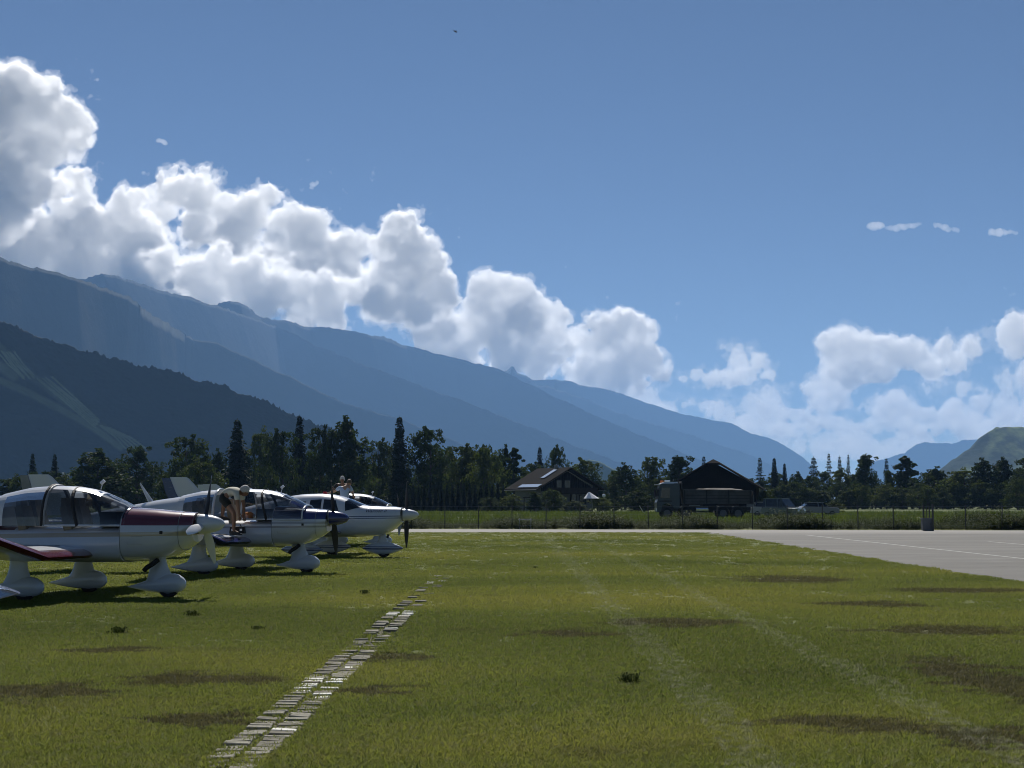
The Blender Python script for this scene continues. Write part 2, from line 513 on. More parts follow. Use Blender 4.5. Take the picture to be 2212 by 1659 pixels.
ridge('mountain_ridge', 'lower spur in front of the far peak, sloping to the valley', [(1100, 835, 13200), (1140, 824, 13200), (1230, 850, 13200), (1330, 888, 13200), (1450, 928, 13200), (1560, 960, 13200), (1660, 1000, 13200), (1740, 1050, 13200)], 24, M_far, top=900)
ridge('distant_mountain', 'palest far mountain at the valley end beside the wooded hill', [(1840, 1030, 15573), (1888, 996, 15649), (1927, 987, 15725), (1955, 979, 15725), (1978, 961, 15801), (1998, 956, 15801), (2054, 959, 15877), (2082, 951, 15953), (2104, 949, 15953), (2200, 935, 16105), (2350, 950, 16333)], 28, M_far, rough=.5)
ridge('wooded_hill', 'near hill with pale green meadow and wooded edge at the right', [(1960, 1075, 3625), (2037, 1010, 3654), (2051, 994, 3668), (2093, 968, 3697), (2110, 953, 3712), (2138, 932, 3726), (2163, 922, 3741), (2186, 924, 3755), (2230, 921, 3770), (2330, 905, 3842), (2600, 905, 3915), (3300, 820, 3900), (4200, 900, 3900), (5200, 1060, 3900)], 31, M_hill, n=300, treeline=5, rough=.2, slope=30)
ridge('meadow_knoll', 'small pale green meadow knoll showing between tree tops', [(1120, 1060, 3300), (1200, 1022, 3305), (1250, 1000, 3310), (1272, 992, 3320), (1296, 997, 3330), (1322, 1012, 3340), (1420, 1055, 3350)], 37, flat('knoll_meadow', (0.11, 0.14, 0.065), 0.95, var=.2, scale=.01), n=120, m=20, rough=.04, treeline=.4)

# haze: the air of the valley
hz = NT('haze_air')
pv = hz.n('ShaderNodeVolumePrincipled')
pv.inputs['Color'].default_value = (0.28, 0.53, 1.0, 1)
pv.inputs['Density'].default_value = 5.8e-5
pv.inputs['Anisotropy'].default_value = 0.25
hz.l(pv.outputs[0], hz.out.inputs['Volume'])
hz.mat.cycles.homogeneous_volume = True
HAZE_TOP = 1060.0
b = MB(); b.box((0, 8250, (HAZE_TOP - 3) / 2), (27000, 19500, HAZE_TOP + 3))
tag(b.build('haze', hz.mat), 'pale blue haze filling the valley', kind='stuff')

# clouds: fractal heaps of puffs, meshed and filled with scattering droplets
def noise3(shape, cell, rng):
    A = [lerpmat(n, cell) for n in shape]
    L = rng.random((A[0].shape[1], A[1].shape[1], A[2].shape[1]), dtype=np.float32) * 2 - 1
    L = np.tensordot(A[0], L, (1, 0)); L = np.einsum('bj,ajc->abc', A[1], L, optimize=True)
    return np.einsum('ck,abk->abc', A[2], L, optimize=True)
def surface_nets(f):
    s = f < 0
    n = np.array(f.shape) - 1
    cnr = [(i, j, k) for i in (0, 1) for j in (0, 1) for k in (0, 1)]
    cnt = sum(s[i:i + n[0], j:j + n[1], k:k + n[2]].astype(np.int8) for i, j, k in cnr)
    act = (cnt > 0) & (cnt < 8)
    idx = -np.ones(n, np.int64); ai = np.argwhere(act); idx[act] = np.arange(len(ai))
    acc = np.zeros((len(ai), 3)); num = np.zeros(len(ai))
    vals = [f[ai[:, 0] + i, ai[:, 1] + j, ai[:, 2] + k] for i, j, k in cnr]
    for a in range(8):
        for b_ in range(a + 1, 8):
            ca, cb = np.array(cnr[a]), np.array(cnr[b_])
            if np.abs(ca - cb).sum() != 1: continue
            va, vb = vals[a], vals[b_]; mk_ = (va < 0) != (vb < 0)
            tq = np.where(mk_, va / np.where(mk_, va - vb, 1), 0)
            acc[mk_] += (ca[None] + tq[:, None] * (cb - ca)[None])[mk_]; num[mk_] += 1
    v = ai + acc / num[:, None]
    quads = []
    for ax in range(3):
        u, w_ = [(1, 2), (2, 0), (0, 1)][ax]
        sa = [slice(1, -1)] * 3; sa[ax] = slice(0, -1); sb = list(sa); sb[ax] = slice(1, None)
        A, B = s[tuple(sa)], s[tuple(sb)]
        e = np.argwhere(A != B); e0 = e.copy()
        for q in range(3):
            if q != ax: e0[:, q] += 1
        flip = A[tuple(e.T)]
        def cell(du, dw):
            g_ = e0.copy(); g_[:, u] -= du; g_[:, w_] -= dw
            return idx[g_[:, 0], g_[:, 1], g_[:, 2]]
        q = np.stack([cell(0, 0), cell(1, 0), cell(1, 1), cell(0, 1)], 1)
        q[flip] = q[flip][:, ::-1]
        quads.append(q)
    return v, np.concatenate(quads)

CLOUD_MATS = {}
def cloud_mat(mfp):
    key = round(mfp)
    if key not in CLOUD_MATS:
        t = NT('cloud_droplets')
        s_ = t.n('ShaderNodeVolumeScatter')
        s_.inputs['Color'].default_value = (1, 1, 1, 1)
        s_.inputs['Density'].default_value = 1.0 / mfp
        s_.inputs['Anisotropy'].default_value = 0.6
        t.l(s_.outputs[0], t.out.inputs['Volume'])
        t.mat.cycles.homogeneous_volume = True
        CLOUD_MATS[key] = t.mat
    return CLOUD_MATS[key]

def cloud(label, Y, puffs, seed, h=2.4, gen=3, amp=1.0, mfp=7.0, thick=.75, small=6, deep=.42, single=False, grow=1.14):
    """puffs: (x, y, r) of the main billows as they stand in the view, in units of Y/F metres"""
    rng = np.random.default_rng(seed); rd = random.Random(seed)
    S = [(x, rd.uniform(-.45, .45) * r, y, r * grow) for x, y, r in puffs]
    lv = list(S)
    for gq in range(gen):
        new = []
        for (x, d, y, r) in lv:
            if r < small: continue
            for k in range((8, 6, 4)[gq]):
                th = rd.uniform(0, 2 * math.pi); ph = math.acos(rd.uniform(-.6, 1))
                q = rd.uniform(.22, .46) * r; rr = r * rd.uniform(.78, 1.02)
                new.append((x + rr * math.sin(ph) * math.cos(th), d + rr * math.sin(ph) * math.sin(th) * thick, y - rr * math.cos(ph) * .85, q))
        S += new; lv = new
    A = np.array(S)
    mg = 22
    lo = (A[:, :3] - A[:, 3:]).min(0) - mg; hi = (A[:, :3] + A[:, 3:]).max(0) + mg
    lo[0] = max(lo[0], -620); hi[0] = min(hi[0], 2600)
    n = np.ceil((hi - lo) / h).astype(int) + 1
    f = np.full(n, 30.0, np.float32)
    ax = [lo[i] + h * np.arange(n[i]) for i in range(3)]
    for (x, d, y, r) in S:
        c = (x, d, y)
        a = [max(0, int((c[i] - r - 18 - lo[i]) / h)) for i in range(3)]
        e = [min(n[i], int((c[i] + r + 18 - lo[i]) / h) + 2) for i in range(3)]
        if any(e[i] <= a[i] for i in range(3)): continue
        gq = np.sqrt(((ax[0][a[0]:e[0]] - x) ** 2)[:, None, None] + ((ax[1][a[1]:e[1]] - d) ** 2)[None, :, None] + ((ax[2][a[2]:e[2]] - y) ** 2)[None, None, :]) - r
        blk = f[a[0]:e[0], a[1]:e[1], a[2]:e[2]]
        k = 2.5; hh = np.clip(.5 + .5 * (blk - gq) / k, 0, 1)
        f[a[0]:e[0], a[1]:e[1], a[2]:e[2]] = blk * (1 - hh) + gq * hh - k * hh * (1 - hh)
    for cell, am in ((90, 17), (40, 12.5), (18, 10.5), (9, 7), (5.5, 3.5)):
        nz = noise3(n, cell / h, rng)
        f += amp * am * (nz * .9 + (np.abs(nz) - .28) * .9)
    f += amp * 3.0 * (rng.random(n, dtype=np.float32) - .5)
    f[0] = f[-1] = 30; f[:, 0] = f[:, -1] = 30; f[:, :, 0] = f[:, :, -1] = 30
    veil = None
    if not single:                  # thin torn fringe of cloud round the dense heap
        fv = f - 7.0 + 9.0 * noise3(n, 26 / h, rng) + 8.0 * noise3(n, 11 / h, rng)
        fv[0] = fv[-1] = 30; fv[:, 0] = fv[:, -1] = 30; fv[:, :, 0] = fv[:, :, -1] = 30
        veil = surface_nets(fv)
    v, q = surface_nets(f)
    if single:                      # keep the one connected puff
        lab = np.arange(len(v))
        while True:
            mn = lab[q].min(1); new = lab.copy()
            for c_ in range(4): np.minimum.at(new, q[:, c_], mn)
            if (new == lab).all(): break
            lab = new
        ids, ct = np.unique(lab, return_counts=True); keep_ = lab == ids[ct.argmax()]
        q = q[keep_[q[:, 0]]]; mp_ = np.cumsum(keep_) - 1; q = mp_[q]; v = v[keep_]
    k = Y / F
    def to_mesh(name, v_, q_, mat):
        px = lo[None] + v_ * h
        pts = np.stack([(px[:, 0] - W / 2) * k, Y + px[:, 1] * k * deep, CAMZ + (HOR - px[:, 2]) * k], 1)
        me = bpy.data.meshes.new(name)
        me.vertices.add(len(pts)); me.vertices.foreach_set('co', pts.astype(np.float32).ravel())
        me.loops.add(q_.size); me.loops.foreach_set('vertex_index', q_.astype(np.int32).ravel())
        me.polygons.add(len(q_)); me.polygons.foreach_set('loop_start', np.arange(0, q_.size, 4, dtype=np.int32))
        me.polygons.foreach_set('use_smooth', np.ones(len(q_), bool))
        me.materials.append(mat)
        me.update(calc_edges=True)
        return me
    ob = tag(link('cumulus_cloud', to_mesh('cumulus_cloud', v, q, cloud_mat(mfp * k))), label, 'cloud', 'cumulus clouds over the mountains')
    if veil is not None:
        vo = link('torn_fringe', to_mesh('torn_fringe', veil[0], veil[1], cloud_mat(mfp * k * 5.5)), ob)
        vo['kind'] = 'stuff'
    return ob

cloud('towering white cloud at the left edge with dark grey hollows', 30000, [(-60, 230, 95), (10, 190, 55), (50, 215, 50), (100, 250, 55), (140, 275, 38), (60, 300, 70), (-20, 350, 90), (50, 390, 60), (100, 400, 30), (-20, 440, 70), (-160, 270, 90), (-250, 330, 90), (-340, 400, 80), (-150, 400, 90), (-240, 450, 80)], 1, deep=.3, h=2.7)
cloud('grey backed cloud heap under the tower, resting on the left ridge', 32000, [(155, 400, 36), (165, 450, 48), (190, 500, 62), (130, 510, 60), (20, 510, 70), (60, 560, 70), (160, 580, 80), (-30, 560, 80), (250, 440, 42), (265, 500, 55), (290, 550, 70), (240, 600, 60), (330, 590, 60), (380, 640, 50), (-120, 540, 70), (-220, 540, 70), (-330, 520, 60)], 2, deep=.34, h=2.7)
cloud('broad white cloud bank in the middle of the row with ragged top', 34000, [(375, 408, 42), (340, 448, 40), (425, 425, 46), (475, 455, 42), (420, 490, 50), (540, 455, 44), (510, 500, 46), (605, 485, 42), (655, 505, 44), (590, 535, 44), (690, 550, 46), (745, 535, 40), (780, 525, 30), (640, 575, 44), (740, 590, 44), (330, 500, 40)], 3, deep=.36, grow=1.22)
cloud('lower grey and white cloud bank in front of the broad ragged bank', 30800, [(300, 590, 34), (350, 575, 36), (410, 585, 38), (470, 575, 36), (450, 625, 40), (530, 600, 42), (590, 625, 42), (560, 655, 36), (650, 640, 40), (710, 640, 44), (770, 630, 40), (800, 600, 34), (640, 690, 34), (720, 695, 34), (790, 680, 30), (500, 650, 30)], 33, deep=.36, grow=1.22)
cloud('tall narrow white cloud tower with flat grey base', 30500, [(865, 495, 34), (850, 530, 34), (890, 520, 36), (915, 560, 36), (870, 580, 48), (830, 590, 34), (930, 610, 38), (945, 640, 30), (880, 640, 50), (830, 650, 40), (900, 665, 30)], 4)
cloud('white cloud heap with two lobes above the small pointed peak', 34000, [(1075, 620, 30), (1045, 625, 26), (1120, 640, 32), (1085, 660, 36), (1170, 680, 30), (1205, 685, 28), (1130, 700, 46), (1050, 710, 48), (960, 715, 46), (905, 715, 34), (1190, 730, 42), (1100, 760, 46), (1010, 750, 46), (1160, 780, 34), (920, 745, 30)], 5)
cloud('rounded white cloud with grey middle right of the two lobed heap', 35000, [(1340, 690, 30), (1290, 695, 28), (1375, 715, 28), (1310, 730, 44), (1260, 730, 28), (1370, 755, 34), (1400, 780, 30), (1330, 790, 46), (1425, 800, 20), (1270, 800, 40), (1370, 825, 26)], 6)
cloud('small round white cloud over the valley gap', 36000, [(1600, 785, 22), (1635, 785, 22), (1615, 805, 26), (1585, 815, 20), (1650, 810, 14), (1540, 815, 14), (1505, 815, 14), (1475, 815, 10)], 7, mfp=12)
cloud('thin flat cloud wisp above the small round cloud', 36000, [(1560, 748, 8), (1580, 745, 10), (1600, 744, 11), (1618, 748, 7)], 8, amp=.5, mfp=22, gen=1, small=5)
cloud('white cloud with curled top over the valley at the right', 37000, [(1830, 745, 34), (1800, 755, 30), (1870, 755, 30), (1920, 745, 26), (1960, 765, 30), (1995, 775, 26), (1845, 790, 40), (1900, 790, 34), (2040, 750, 22), (2060, 775, 22), (2015, 785, 24), (1840, 830, 26), (1800, 800, 18)], 9, deep=.3)
cloud('bright cloud cut off by the right edge of the picture', 36500, [(2140, 730, 32), (2180, 720, 36), (2228, 725, 38), (2115, 750, 20), (2200, 755, 30), (2275, 690, 36), (2330, 710, 44), (2390, 740, 44)], 10, deep=.3)
cloud('pale cloud low over the wooded hill', 40000, [(2040, 835, 28), (2080, 840, 30), (2010, 840, 22), (2120, 865, 34), (2180, 835, 28), (2215, 830, 34), (2170, 880, 40), (2230, 880, 40), (2060, 875, 30)], 11, mfp=10, deep=.25)
cloud('long low pale cloud bank along the valley horizon', 44000, [(x_, 868 + 24 * math.sin(x_ * .021) ** 2 + (x_ - 1380) * .02 - (22 if 1740 < x_ < 1900 else 0), 30 + 8 * math.sin(x_ * .05)) for x_ in range(1380, 2010, 24)] + [(x_, 922 + 12 * math.sin(x_ * .045), 30 + 6 * math.sin(x_ * .09)) for x_ in range(1480, 2300, 34)], 12, mfp=8, deep=.22)
cloud('white low cloud layer just above the horizon behind the long bank', 52000, [(x_, 968 + 8 * math.sin(x_ * .017), 24) for x_ in range(1600, 2360, 32)], 13, mfp=9, gen=2, deep=.22)
def shred(x0, y0, x1, y1, r, sd):
    rd = random.Random(sd); n_ = max(3, int(math.hypot(x1 - x0, y1 - y0) / 3.2))
    return [(x0 + (x1 - x0) * k / n_ + rd.gauss(0, .8), y0 + (y1 - y0) * k / n_ + rd.gauss(0, r * .22), r * rd.uniform(.65, 1.05) * (.55 + .45 * math.sin(math.pi * (k + .5) / (n_ + 1)))) for k in range(n_ + 1)]
for q, (lb, pf) in enumerate((('tiny cloud wisp in the blue above the left bank', shred(329, 293, 354, 304, 7, 1)),
                              ('tiny bright cloud puff above the broad middle bank', shred(663, 400, 680, 387, 6.5, 2)),
                              ('small cloud shred, first of the row at upper right', shred(1886, 484, 1911, 485, 8, 4)),
                              ('longest cloud shred in the thin row at upper right', shred(1924, 490, 1996, 480, 7.5, 5)),
                              ('round little cloud shred in the thin row at upper right', shred(2026, 485, 2054, 491, 8.5, 6)),
                              ('smallest cloud shred ending the thin row at upper right', shred(2066, 490, 2080, 494, 6, 7)),
                              ('flat cloud shred alone at the right edge of the sky', shred(2148, 497, 2208, 499, 8, 8)))):
    cloud(lb, 33000 + 300 * q, pf, 40 + q, h=1.7, gen=1, amp=.22, mfp=19, small=3, single=True, grow=1.2)
# ------------------------------------------------------------------ grass, pavers, weeds
def tuft_mesh(name, seed, nb, hmin, hmax, spread, width, mat, lean=.6):
    rd = random.Random(seed); b = MB()
    for _ in range(nb):
        a = rd.uniform(0, 6.283); r = spread * math.sqrt(rd.random())
        x0, y0 = r * math.cos(a), r * math.sin(a)
        h = rd.uniform(hmin, hmax); th = rd.uniform(0, 6.283); ln = rd.uniform(.1, lean) * h
        wv = Vector((math.cos(th + 1.57), math.sin(th + 1.57), 0)) * width * rd.uniform(.7, 1.3)
        p0 = Vector((x0, y0, -.004)); p1 = p0 + Vector((math.cos(th) * ln * .4, math.sin(th) * ln * .4, h * .6))
        p2 = p0 + Vector((math.cos(th) * ln, math.sin(th) * ln, h))
        b.add([p0 - wv, p0 + wv, p1 + wv * .8, p1 - wv * .8, p2], [(0, 1, 2, 3), (3, 2, 4)])
    return b.mesh(name, mat, fix=False)

def mat_blade():
    t = NT('grass_blade')
    p = t.world_pos()
    streak = t.noise(t.mapping(p, (0.42, 0.75, 1)), 1.0, 5.0, 0.6, dist=0.5)
    patch = t.noise(t.mapping(p, (0.10, 0.13, 1), (7, 3, 0)), 1.0, 4.0, 0.55, dist=0.4)
    fine = t.noise(p, 9.0, 3.0, 0.7)
    c = t.ramp(patch, [(0.32, (0.108, 0.145, 0.023)), (0.5, (0.175, 0.212, 0.036)), (0.68, (0.265, 0.272, 0.050))])
    c = t.mix(t.math('MULTIPLY', t.math('MAXIMUM', t.ramp(streak, [(0.60, 0.0), (0.72, .6)]), patch_mask(t, p)), 0.85), c, (0.070, 0.062, 0.030))
    c = t.mix(t.ramp(fine, [(0.45, 0.0), (0.8, 0.7)]), c, (0.24, 0.21, 0.085))
    # tyre tracks: pressed blades, their glinting sheen painted in as paler flecks
    x = t.xyz(p)[0]
    wob = t.math('MULTIPLY', t.math('SUBTRACT', t.noise(p, 1.3, 3.0), 0.5), 0.5)
    xx = t.math('ADD', x, wob)
    tr = t.math('MAXIMUM', t.math('LESS_THAN', t.math('ABSOLUTE', t.math('SUBTRACT', xx, 1.52)), 0.20),
                t.math('LESS_THAN', t.math('ABSOLUTE', t.math('SUBTRACT', xx, 3.17)), 0.17))
    c = t.mix(t.math('MULTIPLY', tr, t.ramp(fine, [(0.45, 0.0), (0.75, 0.7)])), c, (0.36, 0.37, 0.27))
    b = t.n('ShaderNodeBsdfPrincipled'); t.l(c, b.inputs['Base Color'])
    b.inputs['Roughness'].default_value = 0.65; b.inputs['Specular IOR Level'].default_value = 0.12
    tl = t.n('ShaderNodeBsdfTranslucent'); t.l(c, tl.inputs[0])
    mx = t.n('ShaderNodeMixShader'); mx.inputs[0].default_value = 0.42
    t.l(b.outputs[0], mx.inputs[1]); t.l(tl.outputs[0], mx.inputs[2]); t.l(mx.outputs[0], t.out.inputs[0])
    return t.mat
BLADE = mat_blade()

def scatter(name, label, pts, protos, scl, parent=None):
    """one mass of plants: protos instanced on a cloud of points (position, yaw, size)"""
    me = bpy.data.meshes.new(name)
    n = len(pts)
    me.vertices.add(n)
    me.vertices.foreach_set('co', np.asarray(pts, np.float32).ravel())
    rng = np.random.default_rng(n)
    at = me.attributes.new('yaw', 'FLOAT', 'POINT'); at.data.foreach_set('value', rng.uniform(0, 6.28, n).astype(np.float32))
    at = me.attributes.new('siz', 'FLOAT', 'POINT'); at.data.foreach_set('value', np.asarray(scl, np.float32))
    at = me.attributes.new('pick', 'INT', 'POINT'); at.data.foreach_set('value', rng.integers(0, len(protos), n).astype(np.int32))
    ob = link(name, me)
    ng = bpy.data.node_groups.new(name + '_scatter', 'GeometryNodeTree')
    ng.interface.new_socket('Geometry', in_out='INPUT', socket_type='NodeSocketGeometry')
    ng.interface.new_socket('Geometry', in_out='OUTPUT', socket_type='NodeSocketGeometry')
    gi = ng.nodes.new('NodeGroupInput'); go = ng.nodes.new('NodeGroupOutput')
    jn = ng.nodes.new('GeometryNodeGeometryToInstance')
    for pm in protos:
        po = bpy.data.objects.new(pm.name + '_source', pm)
        oi = ng.nodes.new('GeometryNodeObjectInfo'); oi.inputs['Object'].default_value = po; oi.inputs['As Instance'].default_value = True
        ng.links.new(oi.outputs['Geometry'], jn.inputs[0])
    # join the source instances into one list and pick from it
    ng.nodes.remove(jn)
    jn = ng.nodes.new('GeometryNodeJoinGeometry')
    for nd in [x_ for x_ in ng.nodes if x_.bl_idname == 'GeometryNodeObjectInfo']:
        ng.links.new(nd.outputs['Geometry'], jn.inputs[0])
    ip = ng.nodes.new('GeometryNodeInstanceOnPoints')
    ng.links.new(gi.outputs[0], ip.inputs['Points']); ng.links.new(jn.outputs[0], ip.inputs['Instance'])
    ip.inputs['Pick Instance'].default_value = True
    def named(nm, typ):
        nd = ng.nodes.new('GeometryNodeInputNamedAttribute'); nd.data_type = typ; nd.inputs['Name'].default_value = nm
        return nd.outputs['Attribute']
    ng.links.new(named('pick', 'INT'), ip.inputs['Instance Index'])
    cx = ng.nodes.new('ShaderNodeCombineXYZ'); ng.links.new(named('yaw', 'FLOAT'), cx.inputs[2])
    ng.links.new(cx.outputs[0], ip.inputs['Rotation'])
    ng.links.new(named('siz', 'FLOAT'), ip.inputs['Scale'])
    ng.links.new(ip.outputs[0], go.inputs[0])
    md = ob.modifiers.new('scatter', 'NODES'); md.node_group = ng
    return tag(ob, label, kind='stuff')

rng = np.random.default_rng(11)
def field_pts(n, y0, y1, p, margin=4.0):
    """random points in the strip of field in view, denser towards the viewer"""
    u = rng.random(n)
    a = 1 - p
    Y = (y0 ** a + u * (y1 ** a - y0 ** a)) ** (1 / a)
    X = (rng.random(n) * 2 - 1) * (Y * .315 + margin)
    return X, Y
X1, Y1 = field_pts(125000, 9.0, 34.0, 1.6)
X2, Y2 = field_pts(52000, 30.0, 86.0, 1.2)
X = np.concatenate([X1, X2]); Y = np.concatenate([Y1, Y2])
Z = np.zeros(len(X))
S = np.concatenate([rng.uniform(.7, 1.35, len(X1)), rng.uniform(1.0, 1.7, len(X2))])
keep = (X < 10.0 + rng.normal(0, .09, len(X))) & ~((np.abs(X + 1.70 - (Y - 10.3) * .0095) < .20) & (Y < 22.5) & (rng.random(len(X)) < .76)) & (Y < 85.4)
# worn, thinner turf where the wheels run
trk = (np.abs(X - 1.52) < .2) | (np.abs(X - 3.17) < .2)
S[trk & (Y < 30)] *= .85
clump = np.sin(X * 1.7 + np.sin(Y * .9) * 2) * np.sin(Y * .45 + X * .3)
S *= 1 + .18 * clump
keep &= rng.random(len(X)) < (.72 + .28 * (clump > -.5))
tufts = [tuft_mesh('grass_tuft', 70 + i, 30, .011, .040, .09, .0046, BLADE, 1.3) for i in range(5)]
scatter('grass', 'short mown green grass of the parking field', np.stack([X, Y, Z], 1)[keep], tufts, S[keep])

# stray weed rosettes standing out of the mown turf
WEED = leafmat('weed_leaf', [(0.03, 0.042, 0.012), (0.05, 0.066, 0.018), (0.07, 0.085, 0.026)], .25, 9, .85, .03)
for k, (px, py, s_, lb) in enumerate(((1357, 1472, .95, 'dark weed clump alone in the bright grass right of the pavers'),
                                      (262, 1368, 1.0, 'dark weed clump in the grass below the maroon plane'),
                                      (420, 1330, .9, 'small weed clump just in front of the maroon plane nose wheel'),
                                      (790, 1282, .8, 'small weed tuft on the grass near the blue plane'),
                                      (1155, 1228, .7, 'tiny weed tuft far out on the grass'),
                                      (560, 1360, .7, 'weak weed tuft between the planes and the paver strip'))):
    Yd = CAMZ * F / (py - HOR)
    b = MB(); rd = random.Random(k + 3)
    for j in range(90):
        th = rd.uniform(0, 6.283); ln = rd.uniform(.03, .08) * s_; h = rd.uniform(.02, .10) * s_
        o_ = Vector((rd.gauss(0, .045), rd.gauss(0, .045), 0)) * s_
        d = Vector((math.cos(th), math.sin(th), 0)); wv = Vector((-d.y, d.x, 0)) * .009 * s_
        b.add([o_, o_ + d * ln * .5 + wv + Vector((0, 0, h)), o_ + d * ln + Vector((0, 0, h * .8)), o_ + d * ln * .5 - wv + Vector((0, 0, h))], [(0, 1, 2, 3)])
    tag(b.build('weed_clump', WEED, loc=(PX(px, Yd), Yd, 0), fix=False), lb, 'weed', 'weed clumps on the mown field')

# two rows of old concrete pavers let into the turf, some with worn white paint
strip = MB()
strip.add([(-1.93, 8.8, .003), (-1.49, 8.8, .003), (-1.37, 22.5, .003), (-1.80, 22.5, .003)], [(0, 1, 2, 3)])
soil = flat('paver_bed_soil', (0.055, 0.052, 0.025), .95, var=.4, scale=6)
strip_ob = tag(strip.build('paver_path', soil), kind='structure')
pav_mats = [flat('paver_grey', (0.165, 0.155, 0.125), .9, var=.35, scale=14, spec=.1), flat('paver_pale', (0.23, 0.22, 0.18), .9, var=.35, scale=14, spec=.1), flat('paver_white_paint', (0.56, 0.55, 0.50), .7, var=.25, scale=12, spec=.2)]
def paver_mesh(mat, sd):
    rd = random.Random(sd); b = MB()
    hx, hy = .084, .055
    j = lambda a: a + rd.uniform(-.007, .007)
    bot = [(j(-hx), j(-hy), -.03), (j(hx), j(-hy), -.03), (j(hx), j(hy), -.03), (j(-hx), j(hy), -.03)]
    mid = [(x_, y_, .010) for x_, y_, _ in bot]
    top = [(x_ * .92, y_ * .88, .016) for x_, y_, _ in bot]
    b.loft([bot, mid, top])
    return b.mesh('paver', mat)
pmesh = [[paver_mesh(m_, 5 * i + j) for j in range(4)] for i, m_ in enumerate(pav_mats)]
rd = random.Random(77)
yy = 8.9
while yy < 36:
    for side in (-1, 1):
        xc = -1.70 + (yy - 10.3) * .0095 + side * .105
        dens = .95 if yy < 17.2 else (.75 if yy < 19 else (.42 if yy < 24 else .22))
        if rd.random() > dens: continue
        white = (13.6 < yy < 15.0 and rd.random() < .6) or (22.9 < yy < 24.0 and rd.random() < .9) or (32 < yy < 33.6) or rd.random() < .03
        pm = rd.choice(pmesh[2] if white else (pmesh[1] if rd.random() < .5 else pmesh[0]))
        o = link('paver', pm, strip_ob, (xc + rd.gauss(0, .006), yy, rd.uniform(-.004, .010) + (.012 if yy > 19 else 0)), (rd.gauss(0, .03), rd.gauss(0, .03), rd.gauss(0, .03)), (rd.uniform(.9, 1.05), rd.uniform(.85, 1.1), 1))
    yy += .152

# rough weeds along the far side of the taxiway
WEEDS = leafmat('roadside_weed_leaf', [(0.022, 0.034, 0.010), (0.042, 0.060, 0.016), (0.075, 0.088, 0.028)], .35, 3.0, .7, .08)
def weed_mesh(sd, h, nl):
    rd = random.Random(sd); b = MB()
    for st in range(5):
        x0, y0 = rd.gauss(0, .16), rd.gauss(0, .16); hh_ = h * rd.uniform(.55, 1.0)
        lx, ly = rd.gauss(0, .12), rd.gauss(0, .12)
        b.tube((x0, y0, 0), (x0 + lx, y0 + ly, hh_), .008, .003, 3)
        for k in range(nl):
            q = rd.uniform(.12, 1.0); c = Vector((x0 + lx * q, y0 + ly * q, hh_ * q)); th = rd.uniform(0, 6.28)
            L_ = rd.uniform(.07, .20) * (1.2 - .5 * q); d = Vector((math.cos(th), math.sin(th), rd.uniform(-.2, .7))).normalized()
            wv = Vector((-math.sin(th), math.cos(th), 0)) * L_ * .26
            b.add([c, c + d * L_ * .5 + wv, c + d * L_, c + d * L_ * .5 - wv], [(0, 1, 2, 3)])
    return b.mesh('weed_plant', WEEDS, fix=False)
wm = [weed_mesh(200 + i, (1.0, .8, .6, 1.15)[i % 4], 20) for i in range(6)]
n = 9500
Yw = 97.3 + rng.random(n) ** 1.3 * 13; Xw = rng.uniform(-32, 48, n)
Yw -= .125 * np.maximum(Xw + 8, 0)
hm = .62 + .3 * np.sin(Xw * .35) * np.sin(Xw * .13 + 1) + .22 * np.sin(Xw * 1.1 + 2)
hm *= np.where(Xw > 8, 1.15, .85)
Sw = np.clip(hm, .35, 1.25) * rng.uniform(.6, 1.2, n)
scatter('weeds', 'rough knee to waist high weeds beyond the taxiway', np.stack([Xw, Yw, np.zeros(n)], 1), wm, Sw)
# grass of the meadow behind
n = 9000
Ym = rng.uniform(108, 240, n); Xm = (rng.random(n) * 2 - 1) * (Ym * .32 + 4)
MEAD = leafmat('meadow_grass_leaf', [(0.05, 0.07, 0.02), (0.075, 0.10, 0.028), (0.115, 0.13, 0.045)], .4, .05, .7, .08)
mt = [tuft_mesh('meadow_tuft', 300 + i, 22, .15, .42, .5, .014, MEAD) for i in range(3)]
scatter('meadow_grass', 'long pale grass of the meadow behind the fence', np.stack([Xm, Ym, np.zeros(n)], 1), mt, rng.uniform(.6, 1.3, n))

# ------------------------------------------------------------------ trees
BARK = flat('bark', (0.06, 0.045, 0.035), .9, var=.3)
LEAF_A = leafmat('broadleaf_foliage', [(0.018, 0.028, 0.010), (0.030, 0.046, 0.014), (0.055, 0.070, 0.020)], .34, .45, .7, .06)
LEAF_B = leafmat('light_broadleaf_foliage', [(0.032, 0.045, 0.014), (0.055, 0.074, 0.020), (0.090, 0.105, 0.032)], .38, .45, .7, .06)
LEAF_C = leafmat('spruce_needles', [(0.010, 0.018, 0.010), (0.016, 0.027, 0.014), (0.028, 0.042, 0.018)], .15, .6, .7, .06)
LEAF_D = leafmat('pine_needles', [(0.016, 0.026, 0.016), (0.026, 0.040, 0.022), (0.045, 0.06, 0.032)], .2, .6, .7, .06)

def leaf_quad(b, c, size, rd, flatn=0.0):
    n_ = Vector((rd.gauss(0, 1), rd.gauss(0, 1), rd.gauss(0, 1) + flatn)).normalized()
    a = n_.orthogonal().normalized(); a = Matrix.Rotation(rd.uniform(0, 6.28), 3, n_) @ a; d = n_.cross(a)
    s1, s2 = size * rd.uniform(.7, 1.3), size * rd.uniform(.4, .8)
    b.add([c - a * s1, c - d * s2, c + a * s1, c + d * s2], [(0, 1, 2, 3)])

